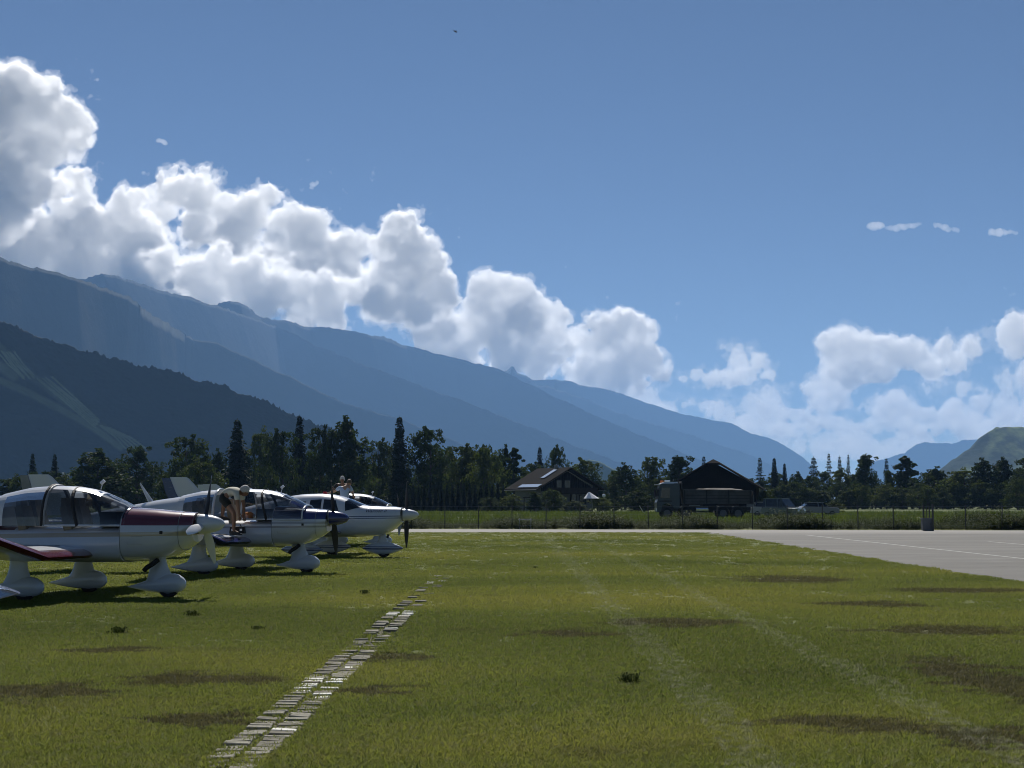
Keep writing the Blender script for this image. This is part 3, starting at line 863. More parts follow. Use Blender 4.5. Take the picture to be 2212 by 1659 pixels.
def broadleaf(sd, h=10.0, wd=6.0, mat=None, narrow=False):
    """meshes (trunk, crown) of a broadleaf tree of height h and crown width wd"""
    rd = random.Random(sd); tb, cb = MB(), MB()
    th = h * rd.uniform(.05, .10)
    tb.path([(0, 0, -.1), (.05 * h * .1, 0, th), (rd.gauss(0, .03) * h, rd.gauss(0, .03) * h, h * .62), (0, 0, h * .85)], [h * .024, h * .018, h * .009, h * .003], 7)
    clumps = []
    nl = 34 if not narrow else 26
    for k in range(nl):
        q = (k + rd.random()) / nl
        z = th * .9 + (h * .93 - th) * q
        prof = (math.sin(math.pi * (.20 + .76 * q)) ** .6) * rd.uniform(.6, 1.06)
        th_ = k * 2.4 + rd.gauss(0, .5)
        r = wd / 2 * prof * math.sqrt(rd.uniform(.25, 1.0))
        c = Vector((r * math.cos(th_), r * math.sin(th_), z + rd.gauss(0, .03) * h))
        tb.tube((0, 0, max(th * .8, z - r * .7)), c, h * .006, h * .002, 4)
        clumps.append((c, wd * rd.uniform(.14, .22) * (.75 + .4 * math.sin(math.pi * q))))
    clumps.append((Vector((rd.gauss(0, .2), rd.gauss(0, .2), h * .93)), wd * .12))
    for c, r in clumps:
        sub = [(c + Vector((rd.gauss(0, 1), rd.gauss(0, 1), rd.gauss(0, .75))) * r * .62, r * rd.uniform(.4, .65)) for _ in range(5)]
        for c2, r2 in sub:
            for _ in range(34):
                v = Vector((rd.gauss(0, 1), rd.gauss(0, 1), rd.gauss(0, 1))).normalized() * r2 * rd.uniform(.55, 1.08)
                v.z *= .8
                leaf_quad(cb, c2 + v, .20, rd, .6)
    return tb.mesh('trunk', BARK, 60), cb.mesh('crown', mat or LEAF_A, fix=False)

def conifer(sd, h=13.0, wd=4.4, mat=None, sparse=False):
    rd = random.Random(sd); tb, cb = MB(), MB()
    tb.path([(0, 0, -.1), (0, 0, h * .5), (0, 0, h * .985)], [h * .017, h * .010, h * .002], 7)
    z = h * (.05 if not sparse else .22)
    while z < h * .985:
        q = (z / h - .1) / .9
        R0 = wd / 2 * (1 - q) ** .78 * rd.uniform(.72, 1.12) + .14
        if sparse: R0 *= rd.uniform(.55, 1.15)
        nb = max(4, int((9 if not sparse else 6) * (1 - q * .5)))
        a0 = rd.uniform(0, 6.28)
        for k in range(nb):
            a = a0 + 6.283 * k / nb + rd.gauss(0, .15); rr = R0 * rd.uniform(.65, 1.08)
            d = Vector((math.cos(a), math.sin(a), 0)); sag = -.28 if not sparse else -.08
            tip = Vector((0, 0, z)) + d * rr + Vector((0, 0, sag * rr))
            tb.tube((0, 0, z), tip, .018 * (1 - q) + .006, .004, 3)
            ns = max(3, int(rr / .17))
            for s_ in range(ns):
                u = (s_ + .6) / ns
                c = Vector((0, 0, z)).lerp(tip, u)
                wv = Vector((-d.y, d.x, 0))
                for sg in (-1, 1):
                    e = c + wv * sg * (.14 + .40 * (1 - u)) * min(1, rr + .2) + d * .16 + Vector((0, 0, rd.gauss(-.10, .07)))
                    hw = d * .12 + Vector((0, 0, rd.gauss(0, .05)))
                    cb.add([c - hw, c + hw, e + hw * .5, e - hw * .5], [(0, 1, 2, 3)])
            leaf_quad(cb, tip, .14, rd)
        z += h * rd.uniform(.015, .024) * (1 if not sparse else 1.35)
    for k in range(10):
        leaf_quad(cb, Vector((0, 0, h * (.93 + .007 * k))), .09, rd)
    return tb.mesh('trunk', BARK, 60), cb.mesh('crown', mat or LEAF_C, fix=False)

PROTO = {
    'broad': [broadleaf(500 + i, 10.0, (6.4, 5.6, 7.2, 5.0)[i]) for i in range(4)],
    'light': [broadleaf(520 + i, 10.0, (6.6, 5.6, 7.0)[i], LEAF_B) for i in range(3)],
    'column': [broadleaf(540 + i, 10.0, (3.2, 3.8)[i], LEAF_A, True) for i in range(2)],
    'spruce': [conifer(560 + i, 10.0, (4.4, 3.8, 4.8)[i]) for i in range(3)],
    'pine': [conifer(580 + i, 10.0, (4.2, 3.6, 4.6)[i], LEAF_D, True) for i in range(3)],
}
KNAME = {'broad': 'broadleaf_tree', 'light': 'broadleaf_tree', 'column': 'broadleaf_tree', 'spruce': 'spruce_tree', 'pine': 'pine_tree'}
NATW = {'broad': .60, 'light': .64, 'column': .35, 'spruce': .40, 'pine': .40}
trd = random.Random(4)
def tree(kind, px, ytop, Yd, wpx=None, label=None, group='trees of the wood behind the airfield'):
    h = (HOR - ytop) / F * Yd + CAMZ
    tm, cm = trd.choice(PROTO[kind])
    sz = h / 10.0
    sx = sz if wpx is None else (wpx / F * Yd) / (NATW[kind] * 10)
    o = empty(KNAME[kind], (PX(px, Yd), Yd, 0), trd.uniform(0, 6.28), (sx, sx, sz))
    link('trunk', tm, o); link('crown', cm, o)
    return tag(o, label, 'tree', group)

for a in (
    ('spruce', 71, 977, 330, 34, 'small dark spruce rising behind the plane at the far left'),
    ('spruce', 119, 979, 335, 34, 'small dark spruce just left of the bushy tree group'),
    ('broad', 214, 972, 290, 130, 'wide bushy dark tree above the roof of the maroon plane'),
    ('broad', 298, 966, 300, 84, 'round dark tree right of the wide bushy one'),
    ('broad', 401, 942, 285, 92, 'dark rounded tree behind the blue rudder fin'),
    ('light', 440, 992, 262, 84, 'lower olive green tree with sunlit crown above the person on the wing'),
    ('spruce', 512, 903, 282, 76, 'tall black spruce standing left of the highest clump'),
    ('light', 560, 926, 300, 66, 'loose leafy tree between the tall spruce and the double crowned clump'),
    ('broad', 612, 930, 285, 76, 'dense tree with spruce tip showing over it'),
    ('spruce', 647, 894, 300, 56, 'pointed spruce tip topping the dense clump'),
    ('broad', 690, 922, 278, 72, 'medium dark tree left of the big round crowned tree'),
    ('broad', 750, 903, 280, 104, 'big round crowned dark tree, broadest of the high ones'),
    ('broad', 818, 950, 292, 58, 'lower dark tree filling the gap beside the slim tall spruce'),
    ('spruce', 863, 897, 275, 62, 'slim tall spruce right of the big round crown'),
    ('broad', 930, 925, 282, 88, 'dark round topped tree right of the slim tall spruce'),
    ('broad', 995, 962, 276, 76, 'medium green tree right of the round topped tree'),
    ('light', 1048, 968, 270, 70, 'lighter green tree left of the narrow upright one'),
    ('column', 1110, 962, 280, 52, 'narrow upright dark tree left of the chalet'),
    ('spruce', 1166, 963, 300, 34, 'thin pointed spruce behind the chalet roof'),
    ('broad', 1207, 964, 305, 50, 'dark round tree behind the chalet ridge'),
    ('light', 1262, 990, 312, 78, 'olive tree right behind the chalet'),
    ('broad', 1150, 1000, 285, 60, 'low dark tree beside the chalet roof slope'),
    ('broad', 1350, 1002, 300, 74, 'dark tree right of the chalet, left of the barn group'),
    ('light', 1408, 988, 310, 76, 'dark green tree above the truck cab'),
    ('broad', 1468, 984, 300, 86, 'wide tree crown left against the barn roof'),
    ('pine', 1520, 985, 320, 40, 'thin treetop just left of the barn ridge'),
    ('pine', 1641, 988, 350, 40, 'airy pine just right of the barn'),
    ('spruce', 1672, 988, 350, 34, 'pointed conifer right of the airy pine'),
    ('spruce', 1694, 1000, 350, 26, 'small conifer closing the group right of the barn'),
    ('pine', 1757, 985, 380, 44, 'airy pine left in the see-through row over the cars'),
    ('pine', 1790, 979, 385, 34, 'thin pine second in the see-through row'),
    ('pine', 1813, 983, 390, 26, 'spindly pine third in the see-through row'),
    ('pine', 1832, 981, 392, 26, 'spindly pine fourth in the see-through row'),
    ('broad', 1868, 981, 345, 68, 'tall dark broadleaf ending the see-through pine row'),
    ('pine', 1914, 990, 370, 40, 'single airy pine standing free right of the dark broadleaf'),
    ('column', 1955, 984, 345, 62, 'lone taller dark tree with tufted top left of the wooded hill'),
    ('broad', 2020, 1010, 340, 84, 'mid green tree below the meadow hill'),
    ('light', 2075, 1012, 335, 84, 'green rounded tree in front of the wooded hill'),
    ('broad', 2125, 992, 335, 80, 'dark tree left in the tall group at the right edge'),
    ('broad', 2168, 990, 340, 70, 'dark tree second in the tall group at the right edge'),
    ('light', 2196, 1030, 300, 56, 'paler leafy tree low at the right edge'),
    ('broad', 2222, 988, 335, 80, 'dark tree cut off by the right edge'),
):
    tree(a[0], a[1], a[2], a[3], a[4], a[5])
# the rest of the wood: trees that nothing tells apart
ORD = 'first second third fourth fifth sixth seventh eighth ninth tenth eleventh twelfth thirteenth fourteenth fifteenth sixteenth seventeenth eighteenth nineteenth twentieth twenty-first twenty-second twenty-third twenty-fourth twenty-fifth twenty-sixth twenty-seventh twenty-eighth twenty-ninth thirtieth'.split()
KADJ = {'broad': 'dark broadleaf', 'light': 'lighter broadleaf', 'spruce': 'dark spruce', 'pine': 'airy pine', 'column': 'narrow broadleaf'}
def fill(x0, x1, step, ylo, yhi, Y0, Y1_, lb, kinds, sd):
    rd_ = random.Random(sd); x_ = x0; cnt_ = 0
    while x_ < x1:
        kd_ = rd_.choice(kinds)
        tree(kd_, x_ + rd_.uniform(-.3, .3) * step, rd_.uniform(ylo, yhi), rd_.uniform(Y0, Y1_), step * rd_.uniform(1.5, 2.2), '%s tree, %s from the left %s' % (KADJ[kd_], ORD[cnt_], lb), 'filling trees ' + lb)
        x_ += step; cnt_ += 1
fill(-260, 480, 30, 1005, 1035, 300, 330, 'in the low row behind the left planes', ('broad', 'broad', 'light'), 1)
fill(450, 1120, 27, 962, 1012, 290, 318, 'in the row filling the tall wood', ('broad', 'broad', 'light'), 2)
fill(1130, 1520, 27, 1008, 1036, 300, 330, 'in the row around chalet and barn', ('broad', 'light'), 3)
fill(1620, 2400, 27, 1012, 1040, 345, 375, 'in the row beyond the cars', ('broad', 'broad', 'light'), 4)
fill(1640, 2400, 28, 1036, 1060, 325, 340, 'in the shrubby row beyond the cars', ('broad', 'light'), 5)

# clipped dark hedge behind the third plane, one conifer beside the next
hm_ = conifer(610, 10, 3.0)
for k in range(19):
    px = 868 + k * 12.2
    Yd = 262 + .3 * (k % 3)
    h = (HOR - (1044 + trd.uniform(-4, 4))) / F * Yd + CAMZ
    o = empty('hedge_conifer', (PX(px, Yd), Yd, 0), trd.uniform(0, 6), (.42, .42, h / 10))
    link('trunk', hm_[0], o); link('crown', hm_[1], o)
    tag(o, 'dark columnar conifer, %s from the left in the clipped hedge row' % ORD[k], 'hedge', 'conifers of the hedge row')
# bushes in front of the chalet and beside the barn
for k, (px, yt, Yd, w_, kd, lb) in enumerate(((1108, 1068, 250, 50, 'light', 'leafy garden bush left of the chalet wall'), (1155, 1062, 246, 44, 'broad', 'dark garden bush against the chalet front'), (1196, 1056, 244, 48, 'light', 'tall garden bush hiding the middle of the chalet'), (1300, 1074, 246, 44, 'light', 'garden bush right of the white parasol'), (1322, 1078, 250, 40, 'broad', 'dark bush next to the meadow right of the chalet'), (1240, 1082, 240, 60, 'broad', 'low dark hedge bush in front of the chalet balcony'), (1655, 1060, 205, 34, 'broad', 'dark bush at the right barn wall'), (1800, 1084, 230, 50, 'broad', 'low round bush right of the silver car'), (1378, 1060, 235, 60, 'broad', 'dark bush left of the truck cab'), (1060, 1074, 252, 40, 'broad', 'bush at the right end of the hedge row'))):
    o = tree(kd, px, yt, Yd, w_, lb, 'garden bushes')
    o['category'] = 'bush'; o.name = 'garden_bush'
# ------------------------------------------------------------------ fence, cabinet, buildings, vehicles
STEEL = flat('galvanised_steel', (0.16, 0.17, 0.17), .5, .6)
DARKSTEEL = flat('dark_steel_post', (0.05, 0.052, 0.05), .6, .3)
def fence_y(x): return 97.6 - .126 * max(x + 8, 0)
fo = empty('wire_fence', (0, 97, 0))
tag(fo, 'thin wire fence with dark posts along the weeds beyond the taxiway', 'fence')
pm = MB(); pm.box((0, 0, .68), (.055, .055, 1.36)); pm.box((0, 0, 1.37), (.07, .07, .02)); pme = pm.mesh('post', DARKSTEEL)
xs = [-17.64 + 1.96 * k for k in range(31)]
for k, x_ in enumerate(xs):
    link('post', pme, fo, (x_, fence_y(x_) - 97, trd.uniform(-.05, .03)), (trd.gauss(0, .015), trd.gauss(0, .015), 0))
for z in (.25, .55, .85, 1.1, 1.31):
    b = MB(); b.path([(x_, fence_y(x_) - 97 - .03, z) for x_ in xs], .004 if z < 1.3 else .006, 4)
    b.build('wire', STEEL, fo)
# low white rail frame in the weeds
WHITE_P = flat('white_paint', (0.62, 0.62, 0.60), .6, var=.12)
fr = empty('rail_barrier', (PX(1134, 96.6), 96.6, 0)); tag(fr, 'low white rail frame standing in the weeds before the fence', 'rail')
for z in (.18, .55):
    b = MB(); b.box((0, 0, z), (.78, .04, .05)); b.build('rail', WHITE_P, fr)
for x_ in (-.32, .34):
    b = MB(); b.box((x_, .045, .3), (.05, .04, .62)); b.build('post', WHITE_P, fr)
# grey cabinet with posts
cab_grey = flat('cabinet_grey', (0.085, 0.095, 0.105), .55, var=.12)
yc = 90.2
ce = empty('control_cabinet', (PX(2000, yc), yc, 0)); tag(ce, 'grey metal cabinet with dark posts in the weeds right of the taxiway', 'cabinet')
b = MB(); b.box((0, 0, .34), (.56, .4, .62), taper=1.06); b.box((0, 0, .02), (.42, .36, .06)); b.build('body', cab_grey, ce)
b = MB(); b.box((0, 0, .675), (.64, .46, .05)); b.build('lid', cab_grey, ce)
b = MB(); b.box((-.05, -.212, .36), (.4, .012, .46)); b.build('door', cab_grey, ce)
b = MB(); b.box((.12, -.226, .38), (.02, .02, .1)); b.build('handle', DARKSTEEL, ce)
for x_, y_, h_, w_ in ((-.12, .30, 1.42, .075), (.23, -.29, 1.45, .085), (.06, .34, 1.30, .03)):
    b = MB(); b.box((x_, y_, h_ / 2), (w_, w_, h_)); b.build('post', DARKSTEEL, ce)
b = MB(); b.tube((PX(2017, 330), 330, 0), (PX(2017, 330), 330, 1.0), .09, .09, 8); b.box((PX(2017, 330), 330, 1.02), (.24, .24, .05)); tag(b.build('marker_post', WHITE_P), 'short white marker post far off on the meadow', 'post')
b = MB(); b.tube((PX(1381, 235), 228, 0), (PX(1381, 228), 228, .95), .05, .05, 8); b.box((PX(1381, 228), 228, .98), (.16, .16, .05)); tag(b.build('marker_post', WHITE_P), 'thin pale post at the meadow left of the truck', 'post')
# gravel lane seen as a pale line through the meadow
ln = MB(); ln.add([(-30, 163, .02), (62, 163, .02), (62, 166, .02), (-30, 166, .02)], [(0, 1, 2, 3)])
tag(ln.build('gravel_lane', flat('gravel_lane_pale', (0.33, 0.31, 0.26), .9, var=.2, scale=2)), kind='structure')

WOOD_D = flat('dark_old_wood', (0.012, 0.009, 0.008), .9, var=.4, scale=3, spec=.05)
WOOD_M = flat('weathered_wood', (0.045, 0.034, 0.027), .9, var=.3, scale=3, spec=.05)
ROOF_D = flat('dark_roof_tile', (0.013, 0.0125, 0.013), .95, var=.25, scale=5, spec=.03)
PLASTER = flat('pale_plaster', (0.22, 0.21, 0.19), .9, var=.12)
DARKWIN = NT('dark_window'); DARKWIN.pbr((0.012, 0.014, 0.016), .08, spec=.6, normal=DARKWIN.bump(DARKWIN.noise(DARKWIN.coord(), 3, 2), .05, .01)); DARKWIN = DARKWIN.mat
METAL_SHINY = flat('sheet_metal', (0.75, 0.76, 0.78), .22, .9, var=.06)

def gable_house(name, label, cat, px, Yd, width, length, eave, apex, rz, wall_mat, over=.9, roof_mat=ROOF_D, hip=0.0, boards=None):
    """gable end faces -y in local axes; ridge runs along y"""
    o = empty(name, (PX(px, Yd), Yd, 0), rz)
    hw = width / 2
    w = MB()
    ring = lambda y_: [(-hw, y_, 0), (hw, y_, 0), (hw, y_, eave), (0, y_, apex - .25), (-hw, y_, eave)]
    w.loft([ring(0), ring(length)])
    w.build('wall', wall_mat, o)
    sl = (apex - eave) / hw
    for sg in (-1, 1):
        r = MB()
        x1 = sg * (hw + over); z1 = apex - sl * (hw + over)
        pts = [(0, -over * (1 if not hip else .2), apex), (x1, -over, z1), (x1, length + over, z1), (0, length + over, apex)]
        if hip:
            xh = sg * hw * hip; zh = apex - sl * hw * hip
            pts = [(0, hw * hip * .55, apex), (xh, -over, zh), (x1, -over, z1), (x1, length + over, z1), (0, length + over, apex)]
        up = [Vector(p) + Vector((0, 0, .22)) for p in pts]
        r.loft([[Vector(p) for p in pts], up])
        ro = r.build('roof', roof_mat, o)
        b = MB(); b.path([Vector(pts[1 if hip else 0]) + Vector((0, -.03, .10)), Vector(pts[2 if hip else 1]) + Vector((0, -.03, .10))], .11, 4); b.build('barge_board', WOOD_M, ro)
        b = MB(); b.tube((x1 + sg * .06, -over, z1 + .02), (x1 + sg * .06, length + over, z1 + .02), .08, .08, 6); b.build('gutter', STEEL, ro)
    if hip:
        r = MB(); xh = hw * hip; zh = apex - sl * hw * hip
        a = [Vector((-xh, -over, zh)), Vector((xh, -over, zh)), Vector((0, hw * hip * .55, apex))]
        r.loft([a, [p + Vector((0, 0, .22)) for p in a]]); r.build('roof', roof_mat, o)
    if boards:
        n_ = int(width / .28)
        bm_ = MB(); bm_.box((0, 0, .5), (.25, .035, 1.0)); bme = bm_.mesh('board', boards)
        for i in range(n_):
            x_ = -hw + .14 + i * .28
            top = apex - .35 - abs(x_) * sl
            link('board', bme, o, (x_, -.02 - .012 * (i % 2), .35), (0, 0, 0), (1, 1, max(.2, top - .35)))
    return tag(o, label, cat)

ch = gable_house('chalet', 'wooden chalet with wide brown roof, bright skylight and balcony', 'house', 1225, 252, 8.8, 9.5, 4.0, 6.55, R(24), PLASTER, 1.25)
# upper gable in dark boards
b = MB()
for i in range(30):
    x_ = -4.25 + i * .293; top = 6.2 - abs(x_) * .579
    if top < 3.6: continue
b = MB(); bm_ = MB(); bm_.box((0, 0, .5), (.26, .04, 1.0)); bme = bm_.mesh('board', WOOD_D)
for i in range(30):
    x_ = -4.25 + i * .293; top = 6.15 - abs(x_) * .579
    link('board', bme, ch, (x_, -.03 - .012 * (i % 2), 3.1), (0, 0, 0), (1, 1, top - 3.1))
for i, (x_, z_, w_, h_) in enumerate(((1.0, 1.9, .9, 2.0), (2.6, 1.9, 1.0, 1.2), (3.75, 2.0, .5, 1.1), (-1.5, 1.9, 1.0, 1.2), (-3.2, 1.7, 1.0, 1.2), (0, 4.2, .9, 1.1), (-1.4, 4.2, .8, 1.1))):
    f_ = MB(); f_.box((x_, -.06, z_), (w_ + .16, .07, h_ + .16)); wo = f_.build('window', WOOD_M, ch)
    f_ = MB(); f_.box((x_, -.103, z_), (w_, .02, h_)); f_.build('pane', DARKWIN, wo)
b = MB(); b.box((.4, -.75, 2.75), (8.2, 1.3, .14)); b.build('balcony_floor', WOOD_D, ch)
bm_ = MB(); bm_.box((0, 0, 0), (.20, .04, .95)); bme = bm_.mesh('balcony_board', WOOD_M)
for i in range(38):
    link('balcony_board', bme, ch, (-3.6 + i * .217, -1.42, 3.2 + trd.uniform(-.01, .01)))
for x_ in (-3.6, 0, 4.4):
    b = MB(); b.box((x_, -1.36, 1.4), (.14, .14, 2.7)); b.build('balcony_post', WOOD_D, ch)
def on_roof(x_, y_, lift=.26):
    return Vector((x_, y_, 6.55 - abs(x_) * .5795 + lift))
ang = math.atan(.5795)
b = MB(); M_ = Matrix.Rotation(-ang, 3, 'Y'); b.box(on_roof(-1.9, 2.4, .34), (2.6, 1.4, .12), M=M_); so_ = b.build('skylight', METAL_SHINY, ch)
b = MB(); b.box(on_roof(-1.9, 2.4, .40), (2.3, 1.15, .03), M=M_); b.build('pane', METAL_SHINY, so_)
b = MB(); b.box(on_roof(-.35, 3.2, .42), (.5, .5, .9)); b.build('chimney', PLASTER, ch)
b = MB(); b.box(on_roof(-5.1, 2.6, .36), (.9, 7.2, .06), M=M_); b.build('snow_guard_sheet', METAL_SHINY, ch)

bn = gable_house('barn', 'big dark wooden barn behind the dump truck', 'barn', 1540, 205, 10.4, 14, 3.5, 6.6, R(-10), WOOD_D, .9, ROOF_D, hip=.17, boards=WOOD_D)
for x_ in (-2.6, 1.8):
    f_ = MB(); f_.box((x_, -.08, 1.5), (2.6, .06, 2.9)); d_ = f_.build('door', WOOD_M, bn)
    f_ = MB(); f_.box((x_ + 1.0, -.13, 1.5), (.06, .05, .4)); f_.build('handle', STEEL, d_)
b = MB(); b.box((4.5, -.07, 1.4), (.9, .06, 1.9)); b.build('side_panel', flat('pale_panel', (.2, .19, .18), .8), bn)
b = MB(); b.box((4.2, -.25, 2.75), (.75, .3, .22)); b.build('wall_lamp_box', METAL_SHINY, bn)

# carport frame left of the chalet
cpo = empty('garden_pergola', (PX(1143, 247), 247, 0)); tag(cpo, 'small open wooden frame at the left foot of the chalet', 'pergola')
for x_ in (-.75, .75):
    for y_ in (0, 1.4):
        b = MB(); b.box((x_, y_, 1.05), (.16, .12, 2.1)); b.build('post', WOOD_M, cpo)
for y_ in (0, 1.4):
    b = MB(); b.box((0, y_, 2.16), (1.9, .14, .16)); b.build('beam', WOOD_M, cpo)
# white parasol on the terrace, a sun chair back and a lamp globe
CLOTH = flat('white_cloth', (0.72, 0.74, 0.78), .8, var=.06)
po = empty('parasol', (PX(1272, 243), 243, 0)); tag(po, 'white pointed parasol on the chalet terrace', 'parasol')
b = MB(); b.tube((0, 0, 0), (0, 0, 2.3), .03, .03, 8); b.build('pole', STEEL, po)
b = MB(); top = [(0.1 * math.cos(k * .785), .1 * math.sin(k * .785), 2.95) for k in range(8)]; rim = [((1.15) * math.cos(k * .785) + .35, 1.15 * math.sin(k * .785), 2.02) for k in range(8)]
b.loft([rim, top]); b.build('canopy', CLOTH, po)
b = MB(); b.tube((0, 0, 0), (0, 0, .12), .35, .30, 10); b.build('base', STEEL, po)
so2 = empty('sun_sail', (PX(1284, 246), 246, 0)); tag(so2, 'small white sun sail on poles beside the parasol', 'sun sail')
b = MB(); b.add([(-.5, 0, 2.35), (.7, -.2, 2.1), (.8, 1.0, 2.1), (-.4, 1.1, 2.45), (-.5, 0, 2.39), (.7, -.2, 2.14), (.8, 1.0, 2.14), (-.4, 1.1, 2.49)], [(0, 1, 2, 3), (4, 5, 6, 7), (0, 1, 5, 4), (1, 2, 6, 5), (2, 3, 7, 6), (3, 0, 4, 7)]); b.build('canopy', CLOTH, so2)
for x_, y_ in ((-.45, .02), (.75, .9)):
    b = MB(); b.tube((x_, y_, 0), (x_, y_, 2.3), .03, .03, 6); b.build('pole', STEEL, so2)
lo_ = empty('garden_lamp', (PX(1304, 240), 240, 0)); tag(lo_, 'white globe garden lamp right of the parasol', 'lamp')
b = MB(); b.tube((0, 0, 0), (0, 0, 2.2), .035, .03, 8); b.build('pole', DARKSTEEL, lo_)
bm = bmesh.new(); bmesh.ops.create_uvsphere(bm, u_segments=14, v_segments=10, radius=.26); me = bpy.data.meshes.new('globe'); bm.to_mesh(me); bm.free(); me.materials.append(CLOTH); link('globe', me, lo_, (0, 0, 2.42))

# -------- vehicles
RUBBER = flat('tyre_rubber', (0.012, 0.012, 0.013), .85, var=.2)
RIM = flat('wheel_rim', (0.10, 0.10, 0.11), .45, .6)
CAR_GLASS = DARKWIN
def wheel(o, x_, y_, r, w_, name='wheel'):
    b = MB(); ring = []
    prof = [(-w_ / 2, r * .62), (-w_ / 2, r * .93), (-w_ * .36, r), (w_ * .36, r), (w_ / 2, r * .93), (w_ / 2, r * .62)]
    n_ = 22
    rings = [[(q * math.cos(6.283 * k / n_), p, q * math.sin(6.283 * k / n_)) for p, q in prof] for k in range(n_)]
    rings.append(rings[0])
    b.loft(rings, closed=True, caps=False)
    wo = b.build(name, RUBBER, o, 40, loc=(x_, y_, r))
    b = MB(); b.tube((0, -w_ * .40, 0), (0, w_ * .40, 0), r * .63, r * .63, 18); b.tube((0, -w_ * .46, 0), (0, w_ * .46, 0), r * .22, r * .22, 10); b.build('rim', RIM, wo, 40)
    return wo

TRUCK_P = paint('truck_cab_paint', (0.030, 0.046, 0.062), .4, .2)
TRUCK_B = flat('dump_body_steel', (0.085, 0.08, 0.083), .8, .0, var=.2, scale=2, spec=.15)
CHASS = flat('truck_chassis', (0.02, 0.02, 0.022), .7)
tr = empty('dump_truck', (PX(1415, 152) + 4.35, 152, 0)); tag(tr, 'dark four axle dump truck parked in front of the barn', 'truck')
# local: front towards -x, length 8.6
b = MB(); b.box((-3.35, 0, .95), (1.9, 2.3, .5)); b.box((.6, 0, .92), (7.4, .9, .32)); b.build('chassis', CHASS, tr)
side = [(-4.3, .62), (-4.35, 1.5), (-4.22, 1.75), (-4.02, 3.12), (-3.85, 3.2), (-2.35, 3.22), (-2.25, 3.1), (-2.25, .95), (-2.75, .95), (-2.9, 1.25), (-3.2, 1.4), (-3.6, 1.4), (-3.85, 1.2), (-3.95, .62)]
b = MB(); b.loft([[(x_, -1.2, z) for x_, z in side], [(x_, 1.2, z) for x_, z in side]]); cab = b.build('cab', TRUCK_P, tr)
b = MB(); b.add([(-4.255, -1.05, 1.85), (-4.255, 1.05, 1.85), (-4.075, 1.0, 2.9), (-4.075, -1.0, 2.9)], [(0, 1, 2, 3)]); b.build('windscreen', CAR_GLASS, cab)
for s_ in (-1, 1):
    b = MB(); y_ = s_ * 1.212; b.add([(-4.0, y_, 1.9), (-3.15, y_, 1.9), (-3.15, y_, 2.85), (-3.85, y_, 2.85)], [(0, 1, 2, 3)]); b.build('side_window', CAR_GLASS, cab)
    b = MB(); b.box((-3.55, s_ * 1.208, 1.62), (1.15, .012, .10)); b.build('door_trim', CHASS, cab)
    b = MB(); b.box((-4.25, s_ * 1.42, 2.35), (.16, .2, .62)); b.path([(-4.15, s_ * 1.2, 2.75), (-4.25, s_ * 1.42, 2.65)], .025, 5); b.build('mirror', CHASS, cab)
    b = MB(); b.box((-4.34, s_ * .85, .85), (.06, .36, .2)); b.build('headlight', METAL_SHINY, cab)
b = MB(); b.loft([[(-4.0, -1.05, 3.2), (-4.0, 1.05, 3.2), (-2.35, 1.05, 3.22), (-2.35, -1.05, 3.22)], [(-3.6, -.95, 3.34), (-3.6, .95, 3.34), (-2.4, .95, 3.38), (-2.4, -.95, 3.38)]]); b.build('roof_cap', flat('sunlit_cab_roof', (.7, .7, .7), .25, var=.05), cab)  # sunlight on top of the dark cab, painted in as a near-white roof
b = MB(); b.box((-4.2, 0, 3.12), (.35, 2.1, .06)); b.build('sun_visor', flat('visor_white', (.7, .7, .7), .25, var=.05), cab)
ORANGE = flat('orange_beacon', (0.75, 0.20, 0.02), .3)
for y_ in (-.6, .6):
    b = MB(); b.tube((-3.75, y_, 3.33), (-3.75, y_, 3.50), .10, .08, 10); b.build('beacon', ORANGE, cab)
b = MB(); b.box((-3.3, -.4, 3.46), (.5, .35, .14)); b.build('roof_box', METAL_SHINY, cab)
bd = MB(); prof = [(-1.85, 1.38), (4.2, 1.38), (4.35, 2.6), (-1.95, 2.72)]
bd.loft([[(x_, -1.22, z) for x_, z in prof], [(x_, 1.22, z) for x_, z in prof]]); body = bd.build('dump_body', TRUCK_B, tr)
for k in range(4):
    b = MB(); b.box((1.15, -1.235, 1.55 + k * .3), (6.0, .03, .035)); b.build('side_rail', CHASS, body)
for x_ in (-1.8, .2, 2.2, 4.15):
    b = MB(); b.box((x_, -1.25, 2.0), (.10, .06, 1.2)); b.build('stake', CHASS, body)
b = MB(); b.box((-2.05, 0, 3.05), (.08, 2.4, .75)); b.box((-2.35, 0, 3.2), (.75, 2.2, .07)); b.build('headboard', TRUCK_B, body)
rd = random.Random(9); b = MB()
rings = []
for i in range(14):
    x_ = -1.7 + i * .43
    rings.append([(x_, -1.1 + j * .275, 2.55 + (.28 * math.sin(math.pi * j / 8) * math.sin(math.pi * (i + .5) / 14) + (rd.uniform(-.05, .06) if 0 < j < 8 else 0))) for j in range(9)])
b.loft(rings, closed=False, caps=False); b.build('load', flat('gravel_load', (.12, .11, .10), .9, var=.25, scale=8), body)
b = MB(); b.box((4.42, 0, 1.95), (.07, 2.44, 1.15)); b.build('tailgate', TRUCK_B, tr)
for s_ in (-1, 1):
    for x_ in (-3.4, -1.75, 1.7, 3.05):
        wheel(tr, x_, s_ * 1.08, .52, .32)
    for x_ in (-1.75, 1.7, 3.05):
        pts_ = [(x_ + .62 * math.cos(a), s_ * 1.08, .52 + .60 * math.sin(a)) for a in [math.pi * q / 8 for q in range(9)]]
        b = MB(); b.loft([[Vector(p) + Vector((0, -.16, 0)), Vector(p) + Vector((0, .16, 0)), Vector(p) + Vector((0, .16, .02)), Vector(p) + Vector((0, -.16, .02))] for p in pts_]); b.build('mudguard', CHASS, tr)
